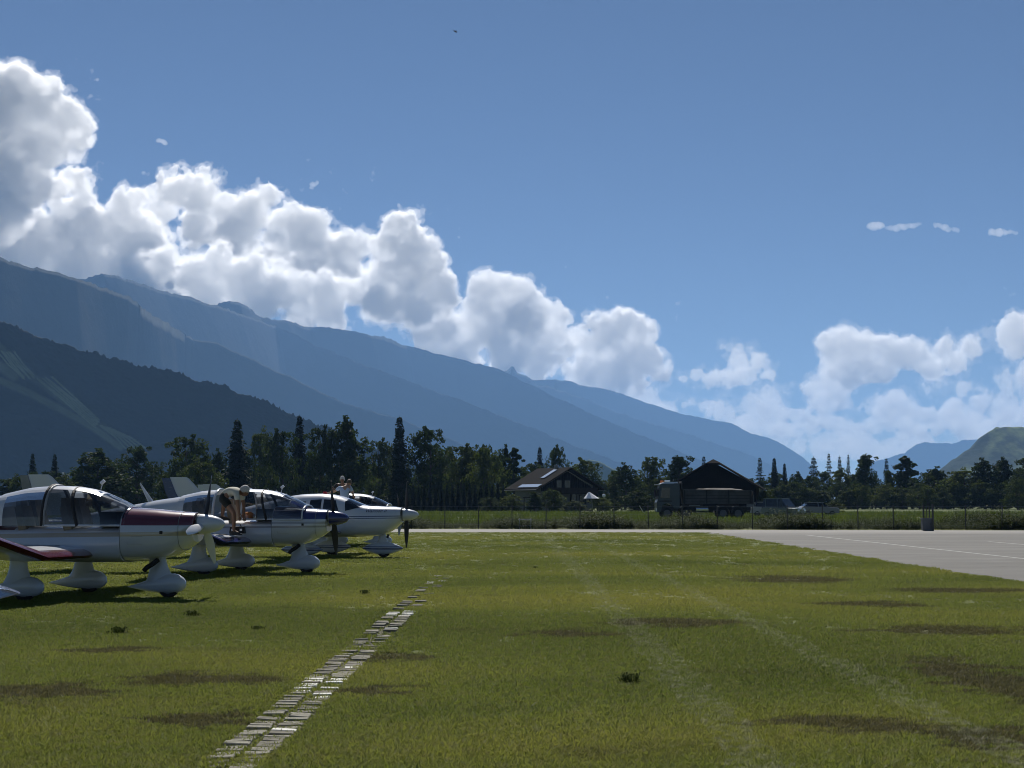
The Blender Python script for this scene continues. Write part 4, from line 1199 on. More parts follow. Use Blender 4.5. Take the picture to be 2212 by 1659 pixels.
b = MB(); b.tube((-.75, -.95, .85), (.35, -.95, .85), .28, .28, 14); b.build('fuel_tank', METAL_SHINY, tr)
b = MB(); b.tube((-2.1, -1.1, 1.0), (-2.1, -1.1, 1.05), .2, .2, 12); b.box((-.9, -1.2, 1.22), (1.0, .05, .08)); b.build('step', STEEL, tr)

def car(label, px, Yd, rz, col, L=4.2, wd=1.75, h=1.45, van=False):
    o = empty('parked_car', (PX(px, Yd), Yd, 0), rz); tag(o, label, 'car')
    pm_ = paint('car_paint', col, .3, .7, .05)
    hl = L / 2
    low = [(-hl, .35), (-hl, .75), (-hl + .12, .88), (-hl + 1.15, .95), (hl - .35, 1.0), (hl - .05, .9), (hl, .4)]
    b = MB()
    rings = []
    for y_, k in ((-wd / 2, .0), (-wd / 2 + .06, .05), (wd / 2 - .06, .05), (wd / 2, 0)):
        rings.append([(x_, y_, z + k) for x_, z in low])
    b.loft(rings); bo = b.build('body', pm_, o, 35)
    top = [(-hl + 1.0, .93), (-hl + 1.75, h), (hl - (.9 if not van else .3), h), (hl - (.25 if not van else .1), .98)]
    b = MB(); inn = wd / 2 - .12
    b.loft([[(x_, -wd / 2 + .05, z) if z < 1.2 else (x_, -inn + .06, z) for x_, z in top], [(x_, wd / 2 - .05, z) if z < 1.2 else (x_, inn - .06, z) for x_, z in top]]); b.build('cabin_glass', CAR_GLASS, o, 20)
    b = MB(); b.box((((-hl + 1.75) + (hl - (.9 if not van else .3))) / 2, 0, h + .02), (L - 2.4 if not van else L - 2.0, wd - .3, .06)); b.build('roof', pm_, o)
    for s_ in (-1, 1):
        for x_ in (-hl + .8, hl - .75):
            wheel(o, x_, s_ * (wd / 2 - .1), .31, .2)
        b = MB(); b.box((-hl - .01, s_ * .6, .72), (.06, .32, .14)); b.build('headlight', METAL_SHINY, o)
        b = MB(); b.box((-hl + 1.35, s_ * (wd / 2 + .08), 1.02), (.12, .16, .12)); b.build('mirror', pm_, o)
        for x_ in (-hl + 1.72, 0.15, hl - .55):
            b = MB(); b.path([(x_, s_ * (wd / 2 - .045), .96), (x_ + .05, s_ * (inn - .04), h)], .03, 4); b.build('pillar', pm_, o)
    b = MB(); b.box((-hl - .015, 0, .45), (.05, wd * .8, .12)); b.build('bumper', CHASS, o)
    return o
car('grey green off-road car facing right behind the weeds', 1690, 160, R(140), (0.12, 0.15, 0.13), 4.0, 1.8, 1.85, True)
car('white car half hidden left behind the grey green car', 1664, 172, R(170), (0.3, 0.31, 0.31), 4.3, 1.75, 1.5)
car('silver car parked at the right of the vehicle group', 1765, 178, R(185), (0.16, 0.165, 0.175), 4.2, 1.75, 1.45)

# bird high in the sky
bd = MB()
bd.loft([[(x_ + 0, r * math.cos(a), r * math.sin(a)) for a in [k * 1.047 for k in range(6)]] for x_, r in ((-.16, .004), (-.08, .03), (.02, .042), (.10, .03), (.15, .018), (.19, .003))])
bo = bd.build('bird', flat('dark_feathers', (.03, .03, .035), .8), None, 60, loc=tuple(P(983, 68, 120)), rot=(.3, .35, .6))
tag(bo, 'tiny dark bird flying alone high in the blue sky', 'bird')
for s_ in (-1, 1):
    b = MB(); b.loft([[(.07, s_ * .03, .02), (-.05, s_ * .03, .02), (-.05, s_ * .03, .028), (.07, s_ * .03, .028)], [(.08, s_ * .16, .07), (-.02, s_ * .16, .07), (-.02, s_ * .16, .075), (.08, s_ * .16, .075)], [(.0, s_ * .32, .05), (-.03, s_ * .32, .05), (-.03, s_ * .32, .053), (.0, s_ * .32, .053)]]); b.build('wing', bo.data.materials[0], bo)
b = MB(); b.loft([[(-.13, -.015, 0), (-.13, .015, 0), (-.13, .015, .008), (-.13, -.015, .008)], [(-.24, -.05, 0), (-.24, .05, 0), (-.24, .05, .005), (-.24, -.05, .005)]]); b.build('tail', bo.data.materials[0], bo)
# ------------------------------------------------------------------ aircraft
WHITE = paint('white_aircraft_paint', (0.54, 0.56, 0.60), .25, .7, .10)
BLACKP = flat('black_rubbery', (0.012, 0.012, 0.014), .6)
PROP_BACK = flat('prop_black_back', (0.015, 0.015, 0.017), .6)
CANOPY = glass('canopy_glass', (0.40, 0.43, 0.46), .05)
GREYTRIM = flat('grey_trim', (0.22, 0.23, 0.24), .5)
SEAT = flat('beige_seat', (0.25, 0.21, 0.15), .9, var=.2)
PANEL = flat('instrument_black', (0.02, 0.02, 0.022), .7)

def livery(name, base, bands, rough=.25):
    """white paint with painted bands; bands: (z0, z1, x0, x1, colour, slope)"""
    t = NT(name)
    p = t.coord()
    X_, Y_, Z_ = t.xyz(p)
    d = t.noise(p, 3.0, 5.0, 0.65)
    c = t.mix(t.math('MULTIPLY', t.ramp(d, [(0.35, 0.0), (0.75, 1.0)]), .22), base, tuple(v * .75 for v in base))
    for z0, z1, x0, x1, col, sl in bands:
        zz = t.math('SUBTRACT', Z_, t.math('MULTIPLY', X_, sl))
        f = t.math('MULTIPLY', t.math('GREATER_THAN', zz, z0), t.math('LESS_THAN', zz, z1))
        f = t.math('MULTIPLY', f, t.math('MULTIPLY', t.math('GREATER_THAN', X_, x0), t.math('LESS_THAN', X_, x1)))
        c = t.mix(f, c, col)
    t.pbr(c, t.math('ADD', rough, t.math('MULTIPLY', d, .12)), coat=1.0, normal=t.bump(t.noise(p, 1.7, 2.0), .05, .02))
    return t.mat

def lerp_st(st, x):
    """interpolate a list of stations (x descending or ascending, values...)"""
    xs_ = [s[0] for s in st]
    if xs_[0] > xs_[-1]: st = st[::-1]; xs_ = xs_[::-1]
    return [float(np.interp(x, xs_, [s[k] for s in st])) for k in range(1, len(st[0]))]

def sring(x, w, zb, zt, n=2.6, k=28):
    zc, h = (zb + zt) / 2, (zt - zb) / 2
    out = []
    for i in range(k):
        a = 2 * math.pi * i / k
        c, s = math.cos(a), math.sin(a)
        out.append((x, w * math.copysign(abs(c) ** (2 / n), c), zc + h * math.copysign(abs(s) ** (2 / n), s)))
    return out

def airfoil(n=11, t=.14):
    """unit-chord section: x from 0 (leading) to 1, closed loop"""
    up, lo = [], []
    for i in range(n):
        u = (1 - math.cos(math.pi * i / (n - 1))) / 2
        y = 5 * t * (.2969 * math.sqrt(u) - .126 * u - .3516 * u * u + .2843 * u ** 3 - .1015 * u ** 4)
        cam_ = .025 * 4 * u * (1 - u)
        up.append((u, cam_ + y)); lo.append((u, cam_ - y * .8))
    return lo[::-1] + up[1:-1]      # trailing(low) -> leading -> trailing(up)

def wing_mesh(secs, mats, le=.10, name='wing', vertical=False, tk=.14):
    """secs: (span, x_leading, chord, z) ; faces near the leading edge take material 1"""
    af = airfoil(t=tk); m_ = len(af)
    rings = []
    for (s, xl, c, z) in secs:
        ring = []
        for (u, v) in af:
            if vertical: ring.append((xl - u * c, v * c, z))
            else: ring.append((xl - u * c, s, z + v * c))
        rings.append(ring)
    def mf(j, i):
        u = (af[i][0] + af[(i + 1) % m_][0]) / 2
        return 1 if u < le else 0
    b = MB(); b.loft(rings, mf=mf)
    return b.mesh(name, mats, 40)

SHARK = [(0, .160, .175, .06), (.12, .135, .205, .22), (.25, .108, .248, .45), (.4, .085, .305, .70), (.55, .068, .352, .90), (.68, .060, .385, 1.0), (.79, .062, .392, 1.0), (.88, .078, .370, .92), (.945, .110, .328, .74), (.985, .155, .282, .45), (1.0, .20, .235, .12)]
def fairing(L0, L1, h0, wdt, lift=.05, shark=True):
    """teardrop wheel fairing along x: tail at -L0, nose at +L1"""
    b = MB(); rings = []
    if shark:
        for u, zb, zt, q in SHARK:
            rings.append(sring(-L0 + (L0 + L1) * u, wdt * q, zb + lift - .06, zt + lift - .06, 2.3, 18))
    else:
        for i in range(17):
            u = i / 16
            q = max(.04, math.sin(math.pi * u) ** .78)
            rings.append(sring(-L0 + (L0 + L1) * u, wdt * q ** .8, lift + .5 * h0 * (1 - q), lift + .5 * h0 * (1 + q), 2.3, 18))
    b.loft(rings)
    return b

def gear_strut(x, y, z0, z1, c0, c1, sweep=0.0):
    """streamlined leg fairing"""
    b = MB(); rings = []
    for i in range(7):
        u = i / 6
        z = z0 + (z1 - z0) * u
        c = c1 + (c0 - c1) * (1 - u) ** 3
        xx = x + sweep * u
        rings.append([(xx + c * .5 * math.cos(a), y + (.055 + .05 * (1 - u) ** 3) * math.sin(a), z) for a in [2 * math.pi * k / 14 for k in range(14)]])
    b.loft(rings)
    return b

def blade_mesh(R_, mats, chord=.095, root=.12):
    """one propeller blade along +z, disc facing +x; front faces white, rear black"""
    b = MB(); rings = []
    for i in range(9):
        u = i / 8
        z = root + (R_ - root) * u
        c = chord * (.55 + 1.1 * math.sin(math.pi * min(.92, u * .85 + .12))) * (1 if u < .93 else .7)
        tw = -R(62 - 42 * u)
        th = .035 * (1 - u) + .008
        ring = []
        for k in range(8):
            a = 2 * math.pi * k / 8
            yy, xx = c * .5 * math.cos(a), th * .5 * math.sin(a)
            ring.append((xx * math.cos(tw) + yy * math.sin(tw), yy * math.cos(tw) - xx * math.sin(tw), z))
        rings.append(ring)
    b.loft(rings, mf=lambda j, i: 0 if i < 4 else 1)
    return b.mesh('propeller_blade', mats, 50)

def add_prop(o, x, z, R_, blades, ang, spin_mat, blade_mats, spin_len=.45, spin_r=.165):
    b = MB(); rings = []
    for i in range(10):
        u = i / 9
        rr = spin_r * math.sqrt(max(0.0, 1 - u ** 1.9)) if i else spin_r
        rings.append([(x + spin_len * u, max(rr, .004) * math.cos(a), z + max(rr, .004) * math.sin(a)) for a in [2 * math.pi * k / 22 for k in range(22)]])
    b.loft(rings); so_ = b.build('spinner', spin_mat, o, 40)
    b = MB(); b.tube((x - .03, 0, z), (x + .012, 0, z), spin_r * 1.03, spin_r * 1.03, 22); b.build('backplate', GREYTRIM, so_, 40)
    bm_ = blade_mesh(R_, blade_mats)
    for k in range(blades):
        link('propeller_blade', bm_, o, (x + .09, 0, z), (ang + 2 * math.pi * k / blades, 0, 0))

def place(o, px, Yd, phi):
    o.location = (PX(px, Yd), Yd, 0); o.rotation_euler = (0, 0, -phi)

# ---- low-wing wooden tourer with cranked wing and forward sliding canopy (nose +x, left +y)
BODY = [(.60, .30, .93, 1.41), (.45, .40, .82, 1.425), (.20, .46, .69, 1.445), (-.10, .50, .615, 1.475), (-.56, .545, .59, 1.50)]
MIDB = [(-.56, .545, .59, 1.19), (-1.2, .56, .58, 1.18), (-2.0, .56, .59, 1.18), (-2.8, .53, .63, 1.19)]
AFTB = [(-2.76, .53, .63, 1.72), (-3.4, .455, .70, 1.63), (-4.2, .35, .80, 1.48), (-5.0, .25, .90, 1.34), (-5.7, .15, .99, 1.25), (-6.2, .06, 1.06, 1.20)]
CANO = [(-.50, .50, 1.495), (-.72, .515, 1.61), (-.95, .525, 1.715), (-1.2, .535, 1.80), (-1.5, .545, 1.85), (-1.9, .55, 1.865)]
REARC = [(-1.9, .55, 1.865), (-2.3, .545, 1.84), (-2.78, .53, 1.735)]
SILL = 1.19

def arch(x, w, zt, k=20, z0=SILL, n=2.5):
    out = []
    for i in range(k + 1):
        a = math.pi * i / k
        c, s = math.cos(a), math.sin(a)
        out.append((x, -w * math.copysign(abs(c) ** (2 / n), c), z0 + (zt - z0) * abs(s) ** (2 / n)))
    return out

def dense(st, n):
    xs_ = np.linspace(st[0][0], st[-1][0], n)
    return [(x, *lerp_st(st, x)) for x in xs_]

def tourer(label, px, Yd, phi, trim, body_mat, cowl_mat, slide=0.0, prop_ang=0.0, nblades=3, spin_mat=None, blade_mats=None, rudder_mat=None, group='low wing planes parked in a row'):
    o = empty('light_aircraft'); tag(o, label, 'airplane', group)
    # fuselage
    b = MB(); b.loft([sring(x, w, zb, zt, 3.2) for x, w, zb, zt in dense(MIDB, 8)])
    b.loft([sring(x, w, zb, zt, 2.5) for x, w, zb, zt in dense(AFTB, 12)])
    fu = b.build('fuselage', body_mat, o, 40)
    b = MB(); b.loft([sring(x, w, zb, zt, 2.7) for x, w, zb, zt in dense(BODY, 10)]); cw = b.build('engine_cowling', cowl_mat, o, 40)
    for s_ in (-1, 1):
        b = MB(); b.tube((.595, s_ * .15, 1.22), (.615, s_ * .15, 1.22), .07, .07, 14); b.build('air_intake', BLACKP, cw)
        b = MB(); b.box((.13, s_ * .468, 1.09), (.05, .012, .05)); b.build('latch', BLACKP, cw)
    for xs0 in (-.555, .40):
        w0, zb0, zt0 = lerp_st(BODY, xs0)
        rg_ = sring(xs0, w0 + .002, zb0 - .002, zt0 + .002, 2.7, 40)
        b = MB(); b.path(rg_ + [rg_[0]], .0045, 4); b.build('panel_seam', GREYTRIM, cw)
    for s_ in (-1, 1):
        b = MB(); b.box((-.30, s_ * .522, 1.02), (.26, .006, .005)); b.box((-.30, s_ * .522, .90), (.26, .006, .005)); b.box((-.43, s_ * .522, .96), (.005, .006, .12)); b.build('access_panel', GREYTRIM, cw)
    b = MB(); b.path([(.0, -.22, .64), (-.10, -.24, .56), (-.20, -.25, .50), (-.24, -.25, .45)], [.04, .042, .042, .04], 10); b.build('exhaust_pipe', BLACKP, o, 50)
    # cabin: deck, panel, seats
    b = MB(); b.box((-.80, 0, 1.30), (.30, .86, .26)); b.build('instrument_panel', PANEL, o)
    for x_ in (-1.55, -2.35):
        for s_ in (-1, 1):
            b = MB(); b.box((x_, s_ * .26, 1.32), (.14, .40, .40), M=Matrix.Rotation(R(-14), 3, 'Y'), taper=.9); st_ = b.build('seat', SEAT, o)
            b = MB(); b.box((x_ - .07, s_ * .26, 1.58), (.09, .24, .16)); b.build('headrest', SEAT, st_)
    # sliding canopy
    K = 20
    sts = dense(CANO, 12)
    rings = [arch(x + slide, w, zt + (.015 if slide else 0), K, SILL + .004 + (.02 if slide else 0)) for x, w, zt in sts]
    ce_ = empty('canopy'); ce_.parent = o
    gl_, rf_ = MB(), MB()
    def is_roof(j, i): return sts[j + 1][0] < -1.12 and 7 <= i < 13
    for j in range(len(rings) - 1):
        for i in range(K):
            (rf_ if is_roof(j, i) else gl_).add([rings[j][i], rings[j][i + 1], rings[j + 1][i + 1], rings[j + 1][i]], [(0, 1, 2, 3)])
    for mb_, nm, mt_ in ((gl_, 'canopy_glass', CANOPY), (rf_, 'canopy_roof', WHITE)):
        me_ = mb_.mesh(nm, mt_, fix=True)
        bm = bmesh.new(); bm.from_mesh(me_); bmesh.ops.remove_doubles(bm, verts=bm.verts, dist=.0005); bmesh.ops.recalc_face_normals(bm, faces=bm.faces); bm.to_mesh(me_); bm.free()
        me_.polygons.foreach_set('use_smooth', [True] * len(me_.polygons))
        link(nm, me_, ce_)
    def hoop(x, thick, mt_, name='frame_hoop', lean=0.0, parent=None):
        w, zt = lerp_st(CANO if x > -1.9 else REARC, x)
        a_ = arch(x + slide, w + .004, zt + .006 + (.015 if slide else 0), K, SILL)
        b_ = MB(); b_.path([(p[0] + lean * (p[2] - SILL), p[1], p[2]) for p in a_], thick, 6)
        b_.build(name, mt_, parent or ce_, 60)
    hoop(-1.88, .022, WHITE if slide else GREYTRIM)
    hoop(-1.30, .03, PANEL, lean=-.30)
    for s_ in (-1, 1):
        b = MB(); b.path([(x + slide, s_ * (w + .004), SILL + .012) for x, w, zt in sts], .018, 6); b.build('sill_rail', WHITE, ce_, 60)
    b = MB(); b.path([p for p in rings[0]], .02, 6); b.build('windscreen_edge', cowl_mat if not slide else WHITE, ce_, 60)
    # fixed rear cabin
    sts2 = dense(REARC, 7)
    rings = [arch(x, w, zt, K, SILL + .004) for x, w, zt in sts2]
    gl_, rf_ = MB(), MB()
    for j in range(len(rings) - 1):
        for i in range(K):
            (rf_ if 6 <= i < 14 or j >= 5 else gl_).add([rings[j][i], rings[j][i + 1], rings[j + 1][i + 1], rings[j + 1][i]], [(0, 1, 2, 3)])
    gl_.build('rear_window', CANOPY, o, 60); rf_.build('cabin_roof', WHITE, o, 60)
    slide_keep = slide; slide = 0.0
    hoop(-1.92, .03, PANEL if not slide_keep else WHITE, 'cabin_hoop', parent=o)
    # wings
    W_ = [(0, -1.02, 1.72, .715), (.55, -1.02, 1.72, .715), (2.15, -1.04, 1.70, .73), (3.3, -1.20, 1.27, 1.00), (4.2, -1.33, .92, 1.215), (4.36, -1.42, .70, 1.25)]
    for s_ in (-1, 1):
        me_ = wing_mesh([(s_ * y, xl, c, z) for y, xl, c, z in W_], [WHITE, trim], .07)
        wo = link('wing', me_, o)
        b = MB(); b.box((-2.0, s_ * .95, .875), (1.0, .42, .008)); b.build('walkway', BLACKP if slide_keep else GREYTRIM, wo)
        b = MB(); b.path([(-2.62, s_ * .7, .80), (-2.62, s_ * 2.1, .81)], .008, 4); b.build('flap_gap', PANEL, wo)
        b = MB(); b.tube((-1.42, s_ * 4.37, 1.25), (-1.34, s_ * 4.38, 1.26), .03, .02, 8); b.build('tip_lamp', GREYTRIM, wo)
    # tail
    fin_st = [(0, -4.95, 1.25, 1.28), (0, -5.32, 1.0, 1.55), (0, -5.72, .78, 1.90), (0, -5.98, .62, 2.16), (0, -6.08, .50, 2.22)]
    fn = link('fin', wing_mesh(fin_st, [WHITE, WHITE], 0, 'fin', True, .10), o)
    rud = [(0, -6.02, .30, 1.22), (0, -6.08, .30, 1.55), (0, -6.36, .26, 1.92), (0, -6.52, .22, 2.20)]
    rud = [(0, xl - .0, c, z) for _, xl, c, z in rud]
    b = MB(); b.loft([[(xl, -.028, z), (xl, .028, z), (xl - c, .006, z), (xl - c, -.006, z)] for _, xl, c, z in [(0, -6.20, .30, 1.24), (0, -6.30, .30, 1.55), (0, -6.48, .24, 1.90), (0, -6.58, .20, 2.20)]]); b.build('rudder', rudder_mat or trim, o)
    for s_ in (-1, 1):
        link('tailplane', wing_mesh([(s_ * y, xl, c, z) for y, xl, c, z in ((0, -5.35, .78, 1.14), (1.5, -5.40, .70, 1.14), (1.6, -5.46, .58, 1.14))], [WHITE, trim], .06, 'tailplane', tk=.10), o)
    # undercarriage
    ng = empty('nose_gear'); ng.parent = o
    fairing(.62, .40, .33, .125, .07).build('wheel_fairing', WHITE, ng, 50)
    gear_strut(-.03, 0, .27, .74, .56, .30, -.10).build('leg_fairing', WHITE, ng, 50)
    wheel(ng, .10, 0, .17, .12, 'nose_wheel')
    for s_ in (-1, 1):
        mg = empty('main_gear', (-1.95, s_ * 1.25, 0)); mg.parent = o
        fairing(.66, .42, .33, .13, .06).build('wheel_fairing', WHITE, mg, 50)
        gear_strut(-.02, 0, .27, .76, .56, .30, 0).build('leg_fairing', WHITE, mg, 50)
        wheel(mg, .10, 0, .17, .13, 'main_wheel')
    # small fittings
    add_prop(o, .62, 1.225, .86, nblades, prop_ang, spin_mat or WHITE, blade_mats or [WHITE, PROP_BACK])
    b = MB(); b.path([(-3.55, 0, 1.58), (-3.85, 0, 2.02)], [.035, .008], 6); b.path([(-3.62, 0, 1.58), (-3.86, 0, 2.0)], [.03, .008], 6); b.build('antenna', WHITE, o, 60)
    b = MB(); b.path([(-1.15 + slide_keep, .05, 1.79 + .01), (-1.12 + slide_keep, .05, 1.90)], .008, 5); b.tube((-1.15 + slide_keep, .05, 1.90), (-1.09 + slide_keep, .05, 1.95), .03, .03, 8); b.build('thermometer_probe', WHITE, ce_)
    b = MB(); b.tube((-5.72, 0, 2.22), (-5.72, 0, 2.27), .025, .02, 8); b.build('tail_beacon', WHITE, o)
    place(o, px, Yd, phi)
    return o

MAROON = paint('maroon_paint', (0.105, 0.012, 0.022), .18, .9, .1)
NAVY = paint('navy_paint', (0.018, 0.024, 0.13), .18, .9, .1)
MIDBLUE = paint('mid_blue_paint', (0.03, 0.06, 0.20), .2, .9, .1)
liv1 = livery('white_maroon_livery', (0.54, 0.56, 0.60), [(1.125, 1.19, -7, -2.45, (0.105, 0.012, 0.022), 0.0), (1.03, 1.10, -6, 2, (0.40, 0.34, 0.25), 0.015)])
cow1 = livery('maroon_cowl_livery', (0.54, 0.56, 0.60), [(1.205, 3, -.54, 2, (0.105, 0.012, 0.022), 0.0), (1.03, 1.10, -6, 2, (0.40, 0.34, 0.25), 0.015)], .16)
liv2 = livery('white_navy_livery', (0.54, 0.56, 0.60), [(1.10, 1.15, -7, 2, (0.30, 0.30, 0.31), 0.01), (1.02, 1.06, -7, 2, (0.30, 0.30, 0.31), 0.01)])
cow2 = livery('navy_cowl_livery', (0.54, 0.56, 0.60), [(1.205, 3, -.54, 2, (0.018, 0.024, 0.13), 0.0), (1.10, 1.15, -7, 2, (0.30, 0.30, 0.31), 0.01), (1.02, 1.06, -7, 2, (0.30, 0.30, 0.31), 0.01)], .16)
cow4 = livery('plain_cowl_livery', (0.54, 0.56, 0.60), [(1.30, 3, -.54, 2, (0.02, 0.022, 0.025), 0.0)], .16)
PHI = R(9.5)
plane1 = tourer('white low wing plane with maroon engine cowling and closed canopy, biggest in view', 357, 27.8, PHI, MAROON, liv1, cow1, 0.0, R(-21))
plane2 = tourer('white low wing plane with navy cowling, canopy slid open, person on its wing', 656, 37.2, PHI, NAVY, liv2, cow2, .62, R(16), 2, NAVY, [PROP_BACK, PROP_BACK], GREYTRIM)
plane4 = tourer('white plane farthest in the row, dark canopy open with two people beside it', 824, 58.5, PHI, WHITE, livery('white_plain_livery', (0.54, 0.56, 0.60), []), cow4, .80, R(42), 3, WHITE, [GREYTRIM, PROP_BACK])

# ---- metal low-wing tourer with enclosed cabin and two windows a side
PB = [(.52, .32, 1.00, 1.42, 2.6), (.30, .42, .80, 1.44, 2.8), (.0, .50, .64, 1.455, 3.0), (-.55, .55, .59, 1.475, 3.2), (-.80, .565, .58, 1.575, 3.0), (-1.1, .575, .58, 1.70, 2.9), (-1.4, .58, .58, 1.785, 2.9), (-1.8, .58, .58, 1.825, 2.9), (-2.4, .56, .60, 1.81, 2.8), (-2.9, .52, .63, 1.74, 2.6), (-3.5, .42, .69, 1.58, 2.4), (-4.3, .30, .78, 1.40, 2.3), (-5.2, .18, .88, 1.25, 2.2), (-5.95, .07, .96, 1.14, 2.2)]
def psurf(x, z):
    w, zb, zt, n_ = lerp_st(PB, x)
    zc, h = (zb + zt) / 2, (zt - zb) / 2
    return w * max(0.0, 1 - abs((z - zc) / h) ** n_) ** (1 / n_)
def side_patch(quad, s_, lift, nx_=8, nz_=6):
    """curved pane following the cabin side; quad: four (x, z) corners, front-low, front-top, rear-top, rear-low"""
    b = MB(); g_ = []
    (ax, az), (bx, bz), (cx_, cz_), (dx, dz) = quad
    for i in range(nx_ + 1):
        u = i / nx_
        for j in range(nz_ + 1):
            v = j / nz_
            x = (1 - u) * ((1 - v) * ax + v * bx) + u * ((1 - v) * dx + v * cx_)
            z = (1 - u) * ((1 - v) * az + v * bz) + u * ((1 - v) * dz + v * cz_)
            g_.append((x, s_ * (psurf(x, z) + lift), z))
    fs = [(i * (nz_ + 1) + j, (i + 1) * (nz_ + 1) + j, (i + 1) * (nz_ + 1) + j + 1, i * (nz_ + 1) + j + 1) for i in range(nx_) for j in range(nz_)]
    b.add(g_, fs)
    return b
WINGLASS = glass('cabin_window_glass', (0.16, 0.16, 0.17), .08)
CABIN_IN = flat('cabin_interior', (0.05, 0.04, 0.035), .9, var=.3)
def metal_tourer(label, px, Yd, phi, trim, body_mat, pant_mat, rudder_mat, flag=False, lettering=None, group='low wing planes parked in a row', blade_ang=R(1), loc=None):
    o = empty('light_aircraft'); tag(o, label, 'airplane', group)
    b = MB(); b.loft([sring(x, w, zb, zt, n_) for x, w, zb, zt, n_ in dense(PB, 40)]); b.build('fuselage', body_mat, o, 45)
    for s_ in (-1, 1):
        for nm, quad in (('windscreen', [(-.62, 1.43), (-.98, 1.615), (-1.06, 1.62), (-1.02, 1.33)]), ('side_window', [(-1.20, 1.29), (-1.32, 1.63), (-1.66, 1.66), (-1.68, 1.30)]), ('side_window', [(-1.74, 1.31), (-1.73, 1.66), (-2.06, 1.64), (-2.10, 1.34)]), ('side_window', [(-2.22, 1.38), (-2.20, 1.60), (-2.42, 1.58), (-2.48, 1.40)])):
            side_patch(quad, s_, .010).build(nm, WINGLASS, o, 60)
            side_patch([(x + (.0 if k in (2, 3) else -.0), z) for k, (x, z) in enumerate(quad)], s_, .003).build('cabin_lining', CABIN_IN, o, 60)
        b = MB(); b.path([(x, s_ * (psurf(x, 1.25) + .004), 1.25) for x in np.linspace(-1.15, -2.1, 8)], .004, 4); b.build('door_seam', GREYTRIM, o)
    # windscreen front panes
    b = MB(); g_ = []
    for i in range(9):
        x = -.60 - .42 * i / 8
        w, zb, zt, n_ = lerp_st(PB, x)
        rg = sring(x, w + .008, zb, zt + .010, n_, 48)
        up = [p for p in rg if p[2] > 1.47 + .06 * i / 8]
        up.sort(key=lambda p: p[1])
        ys = np.linspace(up[0][1], up[-1][1], 13) if len(up) > 2 else np.linspace(-.3, .3, 13)
        zs = np.interp(ys, [p[1] for p in up], [p[2] for p in up]) if len(up) > 2 else [zt + .01] * 13
        g_ += [(x, float(y_), float(z_)) for y_, z_ in zip(ys, zs)]
    b.add(g_, [(i * 13 + j, i * 13 + j + 1, (i + 1) * 13 + j + 1, (i + 1) * 13 + j) for i in range(8) for j in range(12)]); b.build('windscreen', WINGLASS, o, 60)
    for s_ in (-1, 1):
        b = MB(); b.tube((.515, s_ * .17, 1.27), (.535, s_ * .17, 1.27), .075, .075, 14); b.build('air_intake', BLACKP, o)
    W_ = [(0, -1.15, 1.75, .70), (.6, -1.15, 1.70, .71), (1.1, -1.25, 1.60, .76), (4.3, -1.32, 1.22, 1.14), (4.62, -1.42, 1.0, 1.18), (4.70, -1.6, .6, 1.19)]
    for s_ in (-1, 1):
        wo = link('wing', wing_mesh([(s_ * y, xl, c, z) for y, xl, c, z in W_], [WHITE, trim], .05), o)
        b = MB(); b.path([(-2.45, s_ * .9, .80), (-2.4, s_ * 2.6, .98)], .008, 4); b.build('flap_gap', PANEL, wo)
        b = MB(); b.tube((-1.5, s_ * 4.69, 1.19), (-1.40, s_ * 4.68, 1.19), .035, .02, 8); b.build('tip_lamp', GREYTRIM, wo)
    fn = link('fin', wing_mesh([(0, -4.75, 1.20, 1.22), (0, -5.05, 1.0, 1.45), (0, -5.50, .80, 1.85), (0, -5.88, .62, 2.25), (0, -5.98, .50, 2.31)], [WHITE, WHITE], 0, 'fin', True, .10), o)
    b = MB(); b.loft([[(xl, -.03, z), (xl, .03, z), (xl - c, .006, z), (xl - c, -.006, z)] for xl, c, z in [(-5.96, .36, 1.12), (-6.05, .36, 1.45), (-6.30, .32, 1.85), (-6.48, .26, 2.28)]]); b.build('rudder', rudder_mat, o)
    if flag:
        for k, cc in enumerate(((0.012, 0.012, 0.012), (0.45, 0.02, 0.02), (0.70, 0.42, 0.03))):
            for s_ in (-1, 1):
                b = MB(); b.box((-5.52, s_ * .058, 1.66 - k * .075), (.34, .010, .075)); b.build('flag_stripe', flat('flag_stripe', cc, .5, var=.05), fn)
    for s_ in (-1, 1):
        link('tailplane', wing_mesh([(s_ * y, xl, c, z) for y, xl, c, z in ((0, -5.25, .80, 1.16), (1.9, -5.30, .74, 1.16), (2.0, -5.38, .60, 1.16))], [WHITE, trim], .05, 'tailplane', tk=.10), o)
    for nm, gx, gy, sc_ in (('nose_gear', 0, 0, 1.0), ('main_gear', -1.95, -1.5, 1.0), ('main_gear', -1.95, 1.5, 1.0)):
        mg = empty(nm, (gx, gy, 0)); mg.parent = o
        fairing(.66, .55, .38, .14, .07, False).build('wheel_fairing', pant_mat, mg, 50)
        gear_strut(-.05, 0, .36, .68 if gy == 0 else .74, .46, .22, -.02).build('leg_fairing', WHITE, mg, 50)
        wheel(mg, -.02, 0, .19, .14, 'wheel')
    add_prop(o, .55, 1.215, .94, 2, blade_ang, WHITE, [PROP_BACK, PROP_BACK], .46, .17)
    b = MB(); b.tube((-2.95, 0, 1.72), (-2.95, 0, 1.82), .05, .035, 8); b.build('roof_aerial', WHITE, o)
    b = MB(); b.tube((-1.78, 0, 1.815), (-1.78, 0, 1.88), .07, .05, 10); b.build('roof_beacon', flat('red_beacon', (.5, .02, .02), .3), o)
    b = MB(); b.path([(-3.3, 0, 1.62), (-3.5, 0, 1.98)], [.012, .006], 5); b.build('antenna', WHITE, o)
    b = MB(); b.path([(.15, -.15, .66), (.12, -.17, .56)], .035, 8); b.build('exhaust_pipe', BLACKP, o)
